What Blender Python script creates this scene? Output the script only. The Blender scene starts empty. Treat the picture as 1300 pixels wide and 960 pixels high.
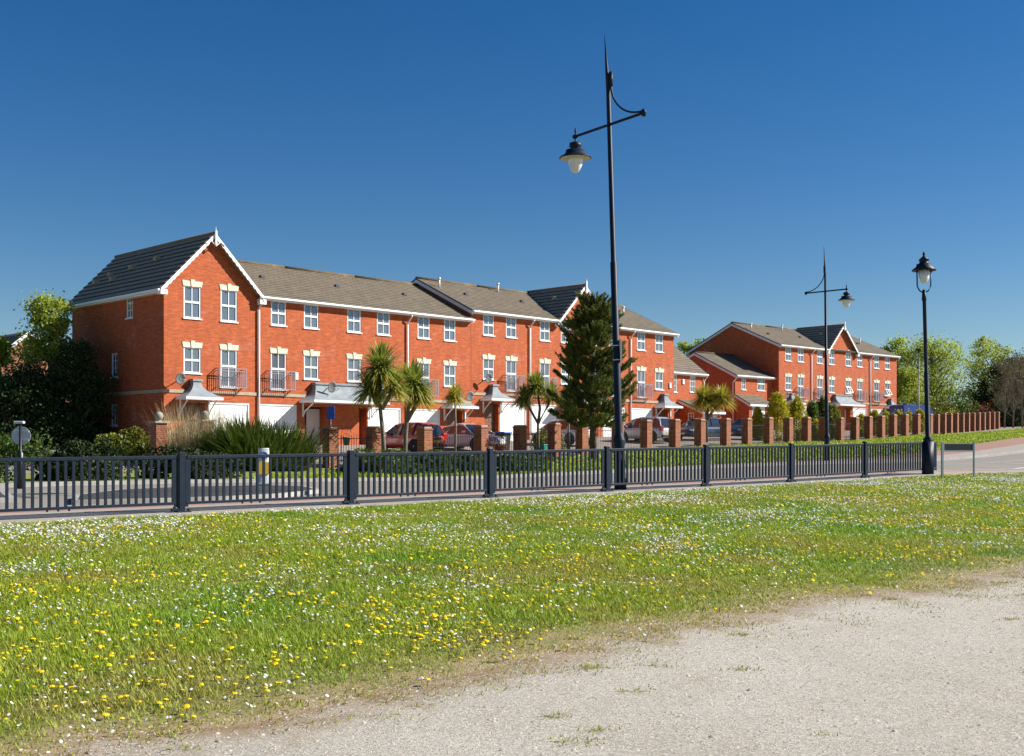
import bpy, math, random
import numpy as np
random.seed(7); rng = np.random.default_rng(11)
R = math.radians; PI = math.pi
SC = bpy.context.scene; COL = SC.collection
EYE = 1.6; F = 1476.0

# ------------------------------------------------------------------ terrain
P0 = np.array([-5.92, 20.8]); D = np.array([.771, .637]); D = D/np.linalg.norm(D); N = np.array([D[1], -D[0]])
def st(x, y): return (x-P0[0])*N[0]+(y-P0[1])*N[1], (x-P0[0])*D[0]+(y-P0[1])*D[1]
def XY(s, t): return P0[0]+D[0]*t+N[0]*s, P0[1]+D[1]*t+N[1]*s
CP = np.array([(-14,14.2,-1.24),(-11.4,16.3,-1.2),(-5.92,20.8,-1.13),(3.6,28.7,-.98),(13.1,36.5,-.79),(17.8,40.4,-.8),(27,48,-.72),
(-12.4,33.2,-.95),(-5.3,39.1,-.99),(-1.4,42.3,-1.0),(6.6,48.9,-.8),(22.7,62.2,-.55),(30.1,68.3,-.10),(-22,26,-1.1),
(35.2,80,.80),(29.4,74,.33),(25.4,69.6,-.09),(44,80,.35),(60,92,.9),(50,66,-.1),
(-7.4,47.8,-.8),(-1.76,54,-.65),(6,62.5,-.2),(14.4,73,.3),(24.6,83,.58),(34,93,1.09),(49.6,117.2,2.06),
(-16.5,55,.05),(-12,58.5,.15),(-2,69,.35),(5,76,.75),(11.5,84,.9),(19,95,1.2),(24,105,1.7),(40,121,1.8),
(-15,42,-.8),(-24,42,-.8),(-30,55,-.2),(-26,62,0),(60,140,2.75),(80,150,3),(90,120,2.2),
(0,0,-1.6),(-8,6,-1.62),(-1.87,7.87,-1.6),(6.1,13.8,-1.52),(14,16,-1.5),(14,23,-1.35),(-14,2,-1.64),(6,4,-1.58),(22,30,-1.2),(-16,10,-1.5),
(-40,40,-.8),(-40,90,0),(0,110,1),(0,-8,-1.6),(20,5,-1.55)])
def _U(r2): return np.where(r2 > 0, r2*np.log(np.maximum(r2, 1e-9)), 0)
def _fit(cp):
    n = len(cp); X = cp[:, :2]/50; z = cp[:, 2]+EYE
    K = _U(((X[:, None]-X[None])**2).sum(2))+np.eye(n)*2e-4
    P = np.c_[np.ones(n), X]; A = np.zeros((n+3, n+3)); A[:n, :n] = K; A[:n, n:] = P; A[n:, :n] = P.T
    return np.linalg.solve(A, np.r_[z, 0, 0, 0])
W = _fit(CP)
def Hn(x, y):
    x = np.asarray(x, float); y = np.asarray(y, float); x, y = np.broadcast_arrays(x, y); sh = x.shape
    q = np.c_[x.ravel(), y.ravel()]/50; Xc = CP[:, :2]/50
    c = np.array([.4, 1.4]); v = q-c; r = np.hypot(v[:, 0], v[:, 1]); k = np.where(r > 2.4, 2.4/np.maximum(r, 1e-9), 1); q = c+v*k[:, None]
    out = np.empty(len(q))
    for i in range(0, len(q), 20000):
        p = q[i:i+20000]; out[i:i+20000] = _U(((p[:, None]-Xc[None])**2).sum(2))@W[:-3]+W[-3]+p@W[-2:]
    return out.reshape(sh)
def H(x, y): return float(Hn(x, y))
_lat = rng.random((256, 256))
def vn(x, y, s=1.0):
    x = np.asarray(x, float)/s+500; y = np.asarray(y, float)/s+500
    xi = np.floor(x).astype(int); yi = np.floor(y).astype(int); fx = x-xi; fy = y-yi
    fx = fx*fx*(3-2*fx); fy = fy*fy*(3-2*fy); L = lambda a, b: _lat[a % 256, b % 256]
    return (L(xi, yi)*(1-fx)+L(xi+1, yi)*fx)*(1-fy)+(L(xi, yi+1)*(1-fx)+L(xi+1, yi+1)*fx)*fy
def edge_s(t): return 12.55+np.maximum(0, 3-t)*.115+(vn(t, t*0+3, 1.3)-.5)*.9+(vn(t, t*0+9, .35)-.5)*.35

# ------------------------------------------------------------------ materials
M = {}
def mat(name, c, rough=.6, c2=None, scale=6., metal=0., bump=0., bscale=None, spec=None, stretch=None, detail=4, lo=.35, hi=.65, coat=0.):
    m = bpy.data.materials.new(name); m.use_nodes = True; nt = m.node_tree; b = nt.nodes['Principled BSDF']
    b.inputs['Base Color'].default_value = (*c, 1); b.inputs['Roughness'].default_value = rough; b.inputs['Metallic'].default_value = metal
    if spec is not None: b.inputs['IOR'].default_value = spec
    if coat: b.inputs['Coat Weight'].default_value = coat; b.inputs['Coat Roughness'].default_value = .04
    tc = nt.nodes.new('ShaderNodeTexCoord'); vec = tc.outputs['Object']
    if stretch:
        mp = nt.nodes.new('ShaderNodeMapping'); mp.inputs['Scale'].default_value = stretch; nt.links.new(vec, mp.inputs['Vector']); vec = mp.outputs['Vector']
    if c2 is not None:
        n = nt.nodes.new('ShaderNodeTexNoise'); n.inputs['Scale'].default_value = scale; n.inputs['Detail'].default_value = detail
        nt.links.new(vec, n.inputs['Vector'])
        r = nt.nodes.new('ShaderNodeValToRGB'); r.color_ramp.elements[0].position = lo; r.color_ramp.elements[1].position = hi
        r.color_ramp.elements[0].color = (*c, 1); r.color_ramp.elements[1].color = (*c2, 1)
        nt.links.new(n.outputs['Fac'], r.inputs['Fac']); nt.links.new(r.outputs['Color'], b.inputs['Base Color'])
    if bump:
        n = nt.nodes.new('ShaderNodeTexNoise'); n.inputs['Scale'].default_value = bscale or scale*3; n.inputs['Detail'].default_value = 5
        nt.links.new(vec, n.inputs['Vector']); bp = nt.nodes.new('ShaderNodeBump'); bp.inputs['Strength'].default_value = bump; bp.inputs['Distance'].default_value = .02
        nt.links.new(n.outputs['Fac'], bp.inputs['Height']); nt.links.new(bp.outputs['Normal'], b.inputs['Normal'])
    M[name] = m; return m
def brick_mat(name, a, b2, mortar, var=.25):
    m = bpy.data.materials.new(name); m.use_nodes = True; nt = m.node_tree; b = nt.nodes['Principled BSDF']; L = nt.links.new; Nn = nt.nodes.new
    b.inputs['Roughness'].default_value = .85
    tc = Nn('ShaderNodeTexCoord'); sp = Nn('ShaderNodeSeparateXYZ'); L(tc.outputs['Object'], sp.inputs[0])
    ad = Nn('ShaderNodeMath'); ad.operation = 'ADD'; L(sp.outputs['X'], ad.inputs[0]); L(sp.outputs['Y'], ad.inputs[1])
    cb = Nn('ShaderNodeCombineXYZ'); L(ad.outputs[0], cb.inputs['X']); L(sp.outputs['Z'], cb.inputs['Y'])
    br = Nn('ShaderNodeTexBrick'); L(cb.outputs[0], br.inputs['Vector']); br.inputs['Scale'].default_value = 1
    br.inputs['Brick Width'].default_value = .225; br.inputs['Row Height'].default_value = .075; br.inputs['Mortar Size'].default_value = .008; br.inputs['Mortar Smooth'].default_value = .2
    br.inputs['Color1'].default_value = (*a, 1); br.inputs['Color2'].default_value = (*b2, 1); br.inputs['Mortar'].default_value = (*mortar, 1); br.inputs['Bias'].default_value = -.1
    n = Nn('ShaderNodeTexNoise'); n.inputs['Scale'].default_value = .55; n.inputs['Detail'].default_value = 8; n.inputs['Roughness'].default_value = .65; L(tc.outputs['Object'], n.inputs['Vector'])
    rp = Nn('ShaderNodeValToRGB'); rp.color_ramp.elements[0].position = .55; rp.color_ramp.elements[1].position = .78; L(n.outputs['Fac'], rp.inputs['Fac'])
    mu = Nn('ShaderNodeMath'); mu.operation = 'MULTIPLY'; mu.inputs[1].default_value = var; L(rp.outputs['Color'], mu.inputs[0])
    # lime bloom: horizontal streaks on a few courses
    mp = Nn('ShaderNodeMapping'); mp.inputs['Scale'].default_value = (1.2, 13.3, 1); L(cb.outputs[0], mp.inputs['Vector'])
    n2 = Nn('ShaderNodeTexNoise'); n2.inputs['Scale'].default_value = 1.0; n2.inputs['Detail'].default_value = 2; L(mp.outputs[0], n2.inputs['Vector'])
    r2 = Nn('ShaderNodeValToRGB'); r2.color_ramp.elements[0].position = .42; r2.color_ramp.elements[1].position = .7; L(n2.outputs['Fac'], r2.inputs['Fac'])
    m2 = Nn('ShaderNodeMath'); m2.operation = 'MULTIPLY'; L(mu.outputs[0], m2.inputs[0]); L(r2.outputs['Color'], m2.inputs[1])
    mx = Nn('ShaderNodeMixRGB'); mx.inputs[2].default_value = (.66, .42, .34, 1); L(m2.outputs[0], mx.inputs[0]); L(br.outputs['Color'], mx.inputs[1])
    n3 = Nn('ShaderNodeTexNoise'); n3.inputs['Scale'].default_value = 2.2; n3.inputs['Detail'].default_value = 6; L(tc.outputs['Object'], n3.inputs['Vector'])
    hs = Nn('ShaderNodeHueSaturation'); L(mx.outputs[0], hs.inputs['Color'])
    mr = Nn('ShaderNodeMapRange'); mr.inputs[1].default_value = .3; mr.inputs[2].default_value = .7; mr.inputs[3].default_value = .92; mr.inputs[4].default_value = 1.07; L(n3.outputs['Fac'], mr.inputs[0])
    n4 = Nn('ShaderNodeTexNoise'); n4.inputs['Scale'].default_value = 1.0; n4.inputs['Detail'].default_value = 3; mp4 = Nn('ShaderNodeMapping'); mp4.inputs['Scale'].default_value = (2.4, 9.0, 1); L(cb.outputs[0], mp4.inputs['Vector']); L(mp4.outputs[0], n4.inputs['Vector'])
    mr4 = Nn('ShaderNodeMapRange'); mr4.inputs[1].default_value = .3; mr4.inputs[2].default_value = .7; mr4.inputs[3].default_value = .80; mr4.inputs[4].default_value = 1.2; L(n4.outputs['Fac'], mr4.inputs[0]); mm = Nn('ShaderNodeMath'); mm.operation = 'MULTIPLY'; L(mr.outputs[0], mm.inputs[0]); L(mr4.outputs[0], mm.inputs[1]); L(mm.outputs[0], hs.inputs['Value'])
    L(hs.outputs[0], b.inputs['Base Color'])
    bp = Nn('ShaderNodeBump'); bp.inputs['Strength'].default_value = .5; bp.inputs['Distance'].default_value = .01; bp.invert = True; L(br.outputs['Fac'], bp.inputs['Height']); L(bp.outputs[0], b.inputs['Normal'])
    M[name] = m
brick_mat('brick', (.45, .081, .015), (.34, .056, .011), (.40, .15, .06), .8)
brick_mat('pier_brick', (.29, .085, .034), (.16, .045, .02), (.36, .2, .12), .4)
brick_mat('far_brick', (.36, .12, .06), (.27, .08, .04), (.3, .18, .12), .4)
def tile_mat(name, a, b2, lichen, gauge):
    m = bpy.data.materials.new(name); m.use_nodes = True; nt = m.node_tree; b = nt.nodes['Principled BSDF']; L = nt.links.new; Nn = nt.nodes.new
    b.inputs['Roughness'].default_value = .9
    tc = Nn('ShaderNodeTexCoord'); sp = Nn('ShaderNodeSeparateXYZ'); L(tc.outputs['UV'], sp.inputs[0])
    cb = Nn('ShaderNodeCombineXYZ'); L(sp.outputs['X'], cb.inputs['X']); L(sp.outputs['Y'], cb.inputs['Y'])
    br = Nn('ShaderNodeTexBrick'); L(cb.outputs[0], br.inputs['Vector']); br.inputs['Scale'].default_value = 1; br.inputs['Brick Width'].default_value = .33; br.inputs['Row Height'].default_value = gauge
    br.inputs['Mortar Size'].default_value = .012; br.inputs['Color1'].default_value = (*a, 1); br.inputs['Color2'].default_value = (*b2, 1); br.inputs['Mortar'].default_value = tuple(v*.45 for v in a)+(1,)
    n = Nn('ShaderNodeTexNoise'); n.inputs['Scale'].default_value = 1.3; n.inputs['Detail'].default_value = 9; n.inputs['Roughness'].default_value = .75; L(tc.outputs['Object'], n.inputs['Vector'])
    r = Nn('ShaderNodeValToRGB'); r.color_ramp.elements[0].position = .48; r.color_ramp.elements[1].position = .72; L(n.outputs['Fac'], r.inputs['Fac'])
    m1 = Nn('ShaderNodeMath'); m1.operation = 'MULTIPLY'; m1.inputs[1].default_value = .55; L(r.outputs['Color'], m1.inputs[0])
    mx = Nn('ShaderNodeMixRGB'); mx.inputs[2].default_value = (*lichen, 1); L(m1.outputs[0], mx.inputs[0]); L(br.outputs['Color'], mx.inputs[1])
    L(mx.outputs[0], b.inputs['Base Color'])
    bp = Nn('ShaderNodeBump'); bp.inputs['Strength'].default_value = .4; bp.inputs['Distance'].default_value = .02; L(n.outputs['Fac'], bp.inputs['Height']); L(bp.outputs[0], b.inputs['Normal'])
    M[name] = m
tile_mat('roof_tile', (.18, .145, .105), (.14, .11, .08), (.25, .20, .11), .31)
tile_mat('dark_tile', (.45, .33, .23), (.38, .275, .19), (.36, .29, .18), .36)
tile_mat('ridge_tile', (.22, .15, .07), (.17, .12, .06), (.34, .24, .09), .31)
mat('white_upvc', (.80, .80, .80), .35)
mat('white_paint', (.78, .78, .77), .5, (.7, .69, .66), 3)
mat('garage_white', (.82, .82, .81), .45)
mat('stone', (.72, .65, .50), .8, (.62, .55, .42), 5, bump=.3)
mat('band_stone', (.42, .34, .24), .85, (.34, .27, .18), 6)
mat('lead', (.20, .23, .25), .85, (.27, .30, .31), 3, detail=6)
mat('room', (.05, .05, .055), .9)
mat('net_curtain', (.7, .7, .68), .9, (.55, .55, .55), 14, stretch=(1, 1, .05))
mat('warm_curtain', (.55, .45, .33), .9, (.4, .3, .22), 14, stretch=(1, 1, .05))
mat('door_wood', (.16, .075, .04), .5)
mat('door_white', (.72, .71, .69), .5)
mat('balcony_iron', (.27, .25, .28), .5)
mat('dish', (.17, .17, .18), .6)
mat('tile_lap_shadow', (.055, .042, .035), .95)  # painted shade: dark course risers stand for the shadow under each tile lap
mat('dark_trim', (.03, .04, .06), .5)
mat('navy_paint', (.006, .013, .026), .5, (.011, .021, .039), 9, bump=.1, bscale=30, lo=.3, hi=.75)
mat('black_iron', (.012, .013, .015), .4)
mat('steel_grey', (.30, .34, .38), .4, metal=.5)
mat('sign_back', (.50, .56, .57), .5, (.42, .48, .49), 9)
mat('lamp_inner', (.55, .48, .33), .5)
mat('concrete', (.36, .33, .28), .85, (.28, .26, .22), 3, bump=.25, bscale=60)
mat('kerb_stone', (.38, .36, .32), .85, (.28, .26, .24), 4, bump=.2, bscale=40)
mat('road_line', (.62, .60, .55), .8, (.42, .41, .39), 12, lo=.4, hi=.8)
mat('tarmac_dark', (.035, .033, .032), .9, (.05, .047, .044), 7, bump=.4, bscale=80)
mat('drive', (.30, .26, .21), .9, (.20, .17, .14), 1.3, bump=.3, bscale=40)
mat('bark', (.10, .075, .05), .9, (.055, .04, .03), 9, bump=.8, stretch=(1, 1, .25))
mat('grey_bark', (.22, .18, .14), .9, (.13, .105, .08), 12, bump=.6)
mat('tyre', (.012, .012, .012), .8)
mat('rim', (.45, .46, .48), .3, metal=.8)
mat('car_glass', (.018, .024, .03), .04, spec=1.9)
mat('tail_lamp', (.45, .01, .01), .15)
mat('head_lamp', (.6, .62, .65), .1, metal=.4)
mat('plate_yellow', (.75, .52, .04), .5)
mat('plate_white', (.75, .75, .72), .5)
mat('timber', (.42, .34, .2), .85, (.32, .25, .14), 6, stretch=(6, 6, .4))
mat('bollard_white', (.74, .74, .70), .5, (.62, .62, .58), 6)
mat('bollard_yellow', (.8, .5, .03), .5)
mat('sign_blue', (.02, .10, .42), .4)
mat('bin_green', (.01, .13, .08), .5)
mat('crate_teal', (.02, .25, .18), .5)
mat('van_blue', (.008, .03, .16), .35, (.011, .04, .19), 3)
def car_paint(n, c, metal=.0): mat(n, c, .3, metal=metal, coat=1.)
car_paint('paint_red', (.5, .015, .012)); car_paint('paint_silver', (.66, .64, .64), .0); car_paint('paint_white', (.72, .73, .75)); car_paint('paint_blue', (.012, .025, .07), .2); car_paint('paint_pale', (.60, .60, .60), .1); car_paint('paint_ink', (.008, .012, .025), .2)
def glass_mat():
    m = bpy.data.materials.new('pane_glass'); m.use_nodes = True; nt = m.node_tree; nt.nodes.clear(); Nn = nt.nodes.new; L = nt.links.new
    o = Nn('ShaderNodeOutputMaterial'); g = Nn('ShaderNodeBsdfGlossy'); g.inputs['Roughness'].default_value = .03; g.inputs['Color'].default_value = (.85, .92, 1, 1)
    t = Nn('ShaderNodeBsdfTransparent'); t.inputs['Color'].default_value = (.8, .85, .85, 1)
    d = Nn('ShaderNodeBsdfDiffuse'); d.inputs['Color'].default_value = (.30, .36, .42, 1)
    x0 = Nn('ShaderNodeMixShader'); x0.inputs[0].default_value = .34; L(t.outputs[0], x0.inputs[1]); L(d.outputs[0], x0.inputs[2])
    f = Nn('ShaderNodeFresnel'); f.inputs['IOR'].default_value = 2.1
    x = Nn('ShaderNodeMixShader'); L(f.outputs[0], x.inputs[0]); L(x0.outputs[0], x.inputs[1]); L(g.outputs[0], x.inputs[2]); L(x.outputs[0], o.inputs['Surface'])
    M['pane_glass'] = m
glass_mat()
def lamp_glass():
    m = bpy.data.materials.new('lamp_glass'); m.use_nodes = True; b = m.node_tree.nodes['Principled BSDF']
    b.inputs['Base Color'].default_value = (.75, .77, .78, 1); b.inputs['Roughness'].default_value = .15; b.inputs['Transmission Weight'].default_value = .1; M['lamp_glass'] = m
lamp_glass()
def leaf_mat(name, c, trans=.35, rough=.5, gain=1.0):
    m = bpy.data.materials.new(name); m.use_nodes = True; nt = m.node_tree; nt.nodes.clear(); Nn = nt.nodes.new; L = nt.links.new
    o = Nn('ShaderNodeOutputMaterial'); a = Nn('ShaderNodeAttribute'); a.attribute_name = 'tint'
    mx = Nn('ShaderNodeMixRGB'); mx.blend_type = 'MULTIPLY'; mx.inputs[0].default_value = 1; mx.inputs[1].default_value = (*c, 1); L(a.outputs['Color'], mx.inputs[2])
    b = Nn('ShaderNodeBsdfPrincipled'); b.inputs['Roughness'].default_value = rough; b.inputs['Specular IOR Level'].default_value = .22; L(mx.outputs[0], b.inputs['Base Color'])
    tr = Nn('ShaderNodeBsdfTranslucent'); L(mx.outputs[0], tr.inputs['Color'])
    x = Nn('ShaderNodeMixShader'); x.inputs[0].default_value = trans; L(b.outputs[0], x.inputs[1]); L(tr.outputs[0], x.inputs[2]); L(x.outputs[0], o.inputs['Surface'])
    M[name] = m
M['navy_paint'].node_tree.nodes['Principled BSDF'].inputs['Specular IOR Level'].default_value = .22
leaf_mat('grass_blade', (.315, .405, .034), .35, .55)
leaf_mat('dandelion_yellow', (.85, .60, .01), .2, .7)
leaf_mat('daisy_white', (.80, .80, .78), .2, .7)
leaf_mat('leaf_lime', (.34, .40, .05), .5)
leaf_mat('leaf_green', (.085, .14, .022), .4)
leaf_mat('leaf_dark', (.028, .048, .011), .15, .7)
leaf_mat('leaf_laurel', (.17, .19, .022), .35, .35)
leaf_mat('leaf_gold', (.42, .38, .018), .35)
leaf_mat('leaf_palm', (.30, .335, .06), .3, .4)
leaf_mat('leaf_palm_yellow', (.44, .40, .06), .3, .4)
leaf_mat('leaf_pine', (.15, .175, .04), .3, .5)
leaf_mat('leaf_flax', (.085, .12, .022), .25, .35)
leaf_mat('dry_stalk', (.42, .33, .18), .25, .7)
leaf_mat('leaf_rust', (.22, .045, .02), .3)
leaf_mat('leaf_scrub', (.17, .155, .05), .3)
leaf_mat('pebble', (.44, .39, .33), 0, .85)

def ground_mat(name, a, b2, c3, sc=1.2, fine=40, bump=.5, rough=.95, edge=None, vor=None):
    m = bpy.data.materials.new(name); m.use_nodes = True; nt = m.node_tree; b = nt.nodes['Principled BSDF']; L = nt.links.new; Nn = nt.nodes.new
    b.inputs['Roughness'].default_value = rough; tc = Nn('ShaderNodeTexCoord')
    n = Nn('ShaderNodeTexNoise'); n.inputs['Scale'].default_value = sc; n.inputs['Detail'].default_value = 8; n.inputs['Roughness'].default_value = .7; L(tc.outputs['Object'], n.inputs['Vector'])
    r = Nn('ShaderNodeValToRGB'); e = r.color_ramp.elements; e[0].position = .36; e[1].position = .66; e[0].color = (*a, 1); e[1].color = (*b2, 1); L(n.outputs['Fac'], r.inputs['Fac'])
    n2 = Nn('ShaderNodeTexNoise'); n2.inputs['Scale'].default_value = fine; n2.inputs['Detail'].default_value = 6; n2.inputs['Roughness'].default_value = .8; L(tc.outputs['Object'], n2.inputs['Vector'])
    r2 = Nn('ShaderNodeValToRGB'); r2.color_ramp.elements[0].position = .45; r2.color_ramp.elements[1].position = .62; L(n2.outputs['Fac'], r2.inputs['Fac'])
    mx = Nn('ShaderNodeMixRGB'); mx.inputs[2].default_value = (*c3, 1); L(r2.outputs['Color'], mx.inputs[0]); L(r.outputs['Color'], mx.inputs[1]); out = mx.outputs[0]
    hgt = n2.outputs['Fac']
    if vor:
        v = Nn('ShaderNodeTexVoronoi'); v.inputs['Scale'].default_value = vor; L(tc.outputs['Object'], v.inputs['Vector'])
        hs = Nn('ShaderNodeHueSaturation'); sp = Nn('ShaderNodeSeparateXYZ'); L(v.outputs['Color'], sp.inputs[0])
        mr = Nn('ShaderNodeMapRange'); mr.inputs[3].default_value = .72; mr.inputs[4].default_value = 1.22; L(sp.outputs[0], mr.inputs[0]); L(mr.outputs[0], hs.inputs['Value']); L(out, hs.inputs['Color']); out = hs.outputs[0]
    if edge:
        at = Nn('ShaderNodeAttribute'); at.attribute_name = 'edge'; m3 = Nn('ShaderNodeMixRGB'); m3.inputs[2].default_value = (*edge, 1)
        ns = Nn('ShaderNodeTexNoise'); ns.inputs['Scale'].default_value = 2.6; ns.inputs['Detail'].default_value = 8; ns.inputs['Roughness'].default_value = .75; L(tc.outputs['Object'], ns.inputs['Vector'])
        ad = Nn('ShaderNodeMath'); ad.operation = 'ADD'; L(at.outputs['Fac'], ad.inputs[0]); L(ns.outputs['Fac'], ad.inputs[1])
        r3 = Nn('ShaderNodeValToRGB'); r3.color_ramp.elements[0].position = .62; r3.color_ramp.elements[1].position = 1.0; L(ad.outputs[0], r3.inputs['Fac'])
        L(r3.outputs['Color'], m3.inputs[0]); L(out, m3.inputs[1]); out = m3.outputs[0]
    L(out, b.inputs['Base Color'])
    bp = Nn('ShaderNodeBump'); bp.inputs['Strength'].default_value = bump; bp.inputs['Distance'].default_value = .03; L(hgt, bp.inputs['Height']); L(bp.outputs[0], b.inputs['Normal'])
    M[name] = m
ground_mat('bank_soil', (.16, .19, .025), (.22, .23, .04), (.16, .13, .05), 1.4, 30, .6, edge=(.36, .26, .135))
ground_mat('gravel', (.55, .49, .405), (.42, .36, .28), (.65, .60, .51), .9, 70, .8, edge=(.33, .225, .12), vor=75)
ground_mat('soil_edge', (.20, .15, .10), (.28, .22, .15), (.34, .29, .22), 3, 40, .6)
ground_mat('asphalt', (.245, .215, .175), (.28, .25, .205), (.215, .19, .16), .35, 60, .25, rough=.85)
ground_mat('pink_paving', (.30, .15, .11), (.36, .20, .15), (.27, .16, .12), 1.2, 14, .2)
ground_mat('grey_paving', (.34, .30, .245), (.38, .34, .28), (.26, .23, .20), .8, 30, .2)
ground_mat('verge_grass', (.15, .21, .025), (.22, .26, .035), (.24, .23, .05), .5, 14, .8)
ground_mat('field', (.09, .13, .03), (.12, .15, .04), (.13, .12, .05), .1, 4, .5)
ground_mat('bed_soil', (.05, .04, .025), (.07, .055, .03), (.045, .06, .02), 1.5, 12, .8)

# ------------------------------------------------------------------ mesh helpers
class MB:
    def __init__(s): s.v = []; s.f = []; s.m = []; s.uv = {}
    def vert(s, p): s.v.append(tuple(p)); return len(s.v)-1
    def face(s, pts, m=0, uv=None):
        i = [s.vert(p) for p in pts]; s.f.append(i); s.m.append(m)
        if uv: s.uv[len(s.f)-1] = uv
    def box(s, x0, x1, y0, y1, z0, z1, m=0, T=None):
        c = [(x0, y0, z0), (x1, y0, z0), (x1, y1, z0), (x0, y1, z0), (x0, y0, z1), (x1, y0, z1), (x1, y1, z1), (x0, y1, z1)]
        if T: c = [T(*p) for p in c]
        b = len(s.v); s.v += [tuple(p) for p in c]
        for q in ((3, 2, 1, 0), (4, 5, 6, 7), (0, 1, 5, 4), (1, 2, 6, 5), (2, 3, 7, 6), (3, 0, 4, 7)): s.f.append([b+i for i in q]); s.m.append(m)
    def bar(s, a, b, w, h=None, m=0, n=4):
        s.tube([a, b], [w/2, w/2], n, m, rot=PI/4 if n == 4 else 0, k=1.414 if n == 4 else 1)
    def tube(s, pts, rad, n=8, m=0, rot=0, k=1.0, cap=True):
        P = [np.array(p, float) for p in pts]; rings = []
        for i, p in enumerate(P):
            d = P[min(i+1, len(P)-1)]-P[max(i-1, 0)]; d = d/(np.linalg.norm(d)+1e-9)
            up = np.array([0, 0, 1.]) if abs(d[2]) < .9 else np.array([1., 0, 0]); a = np.cross(d, up); a /= np.linalg.norm(a); b = np.cross(d, a)
            r = rad[i]*k; ring = []
            for j in range(n):
                t = rot+2*PI*j/n; ring.append(s.vert(p+a*math.cos(t)*r+b*math.sin(t)*r))
            rings.append(ring)
        for i in range(len(rings)-1):
            for j in range(n): s.f.append([rings[i][j], rings[i][(j+1) % n], rings[i+1][(j+1) % n], rings[i+1][j]][::-1]); s.m.append(m)
        if cap: s.f.append(rings[0]); s.m.append(m); s.f.append(rings[-1][::-1]); s.m.append(m)
    def lathe(s, prof, n=16, m=0, c=(0, 0), sx=1, sy=1):
        rings = []
        for r, z in prof: rings.append([s.vert((c[0]+r*math.cos(2*PI*j/n)*sx, c[1]+r*math.sin(2*PI*j/n)*sy, z)) for j in range(n)])
        for i in range(len(rings)-1):
            for j in range(n): s.f.append([rings[i][j], rings[i][(j+1) % n], rings[i+1][(j+1) % n], rings[i+1][j]]); s.m.append(m)
        s.f.append(rings[0][::-1]); s.m.append(m); s.f.append(rings[-1]); s.m.append(m)
    def grid(s, fn, nu, nv, m=0):
        g = [[s.vert(fn(i, j)) for j in range(nv+1)] for i in range(nu+1)]
        for i in range(nu):
            for j in range(nv): s.f.append([g[i][j], g[i+1][j], g[i+1][j+1], g[i][j+1]]); s.m.append(m)
    def mesh(s, name, mats, smooth=False):
        me = bpy.data.meshes.new(name); me.from_pydata(s.v, [], s.f)
        for x in (mats if isinstance(mats, (list, tuple)) else [mats]): me.materials.append(M[x])
        me.polygons.foreach_set('material_index', s.m)
        if smooth: me.polygons.foreach_set('use_smooth', [True]*len(s.f))
        if s.uv:
            l = me.uv_layers.new(name='UVMap')
            for fi, uv in s.uv.items():
                p = me.polygons[fi]
                for k, li in enumerate(p.loop_indices): l.data[li].uv = uv[k]
        me.update(); return me
def obj(name, me, parent=None, loc=None, rotz=0, bevel=0, sub=0):
    o = bpy.data.objects.new(name, me); COL.objects.link(o)
    if parent is not None: o.parent = parent
    if loc is not None: o.location = loc
    if rotz: o.rotation_euler = (0, 0, rotz)
    if bevel:
        b = o.modifiers.new('bevel', 'BEVEL'); b.width = bevel; b.segments = 2; b.limit_method = 'ANGLE'
    if sub:
        b = o.modifiers.new('sub', 'SUBSURF'); b.levels = sub; b.render_levels = sub
    return o
def part(name, mb, mats, parent, smooth=False, **k): return obj(name, mb.mesh(name, mats, smooth), parent, **k)
def tag(o, label, cat, group=None, kind=None):
    if label: o['label'] = label
    if cat: o['category'] = cat
    if group: o['group'] = group
    if kind: o['kind'] = kind
    return o
def thing(name, label, cat, loc=(0, 0, 0), rotz=0, group=None):
    o = bpy.data.objects.new(name, None); COL.objects.link(o); o.location = loc; o.rotation_euler = (0, 0, rotz); o.empty_display_size = .2
    return tag(o, label, cat, group)
def npmesh(name, V, Fc, mats, tint=None, smooth=False, attr=None, mi=None):
    V = np.asarray(V, np.float32); Fc = np.asarray(Fc, np.int32); k = Fc.shape[1]
    me = bpy.data.meshes.new(name); me.vertices.add(len(V)); me.vertices.foreach_set('co', V.ravel())
    me.loops.add(Fc.size); me.loops.foreach_set('vertex_index', Fc.ravel()); me.polygons.add(len(Fc))
    me.polygons.foreach_set('loop_start', np.arange(len(Fc), dtype=np.int32)*k)
    try: me.polygons.foreach_set('loop_total', np.full(len(Fc), k, np.int32))
    except Exception: pass
    for x in (mats if isinstance(mats, (list, tuple)) else [mats]): me.materials.append(M[x])
    if mi is not None: me.polygons.foreach_set('material_index', np.asarray(mi, np.int32))
    if smooth: me.polygons.foreach_set('use_smooth', np.ones(len(Fc), bool))
    me.update(calc_edges=True)
    if tint is not None:
        a = me.color_attributes.new('tint', 'FLOAT_COLOR', 'POINT'); a.data.foreach_set('color', np.c_[tint, np.ones(len(tint))].astype(np.float32).ravel())
    if attr is not None:
        a = me.attributes.new('edge', 'FLOAT', 'POINT'); a.data.foreach_set('value', np.asarray(attr, np.float32))
    me.validate(); return me
def tints(n, v=.3, warm=.15):
    b = 1+(rng.random(n)-.5)*2*v; w = (rng.random(n)-.5)*2*warm
    return np.c_[b*(1+w), b, b*(1-w*.5)]
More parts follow.
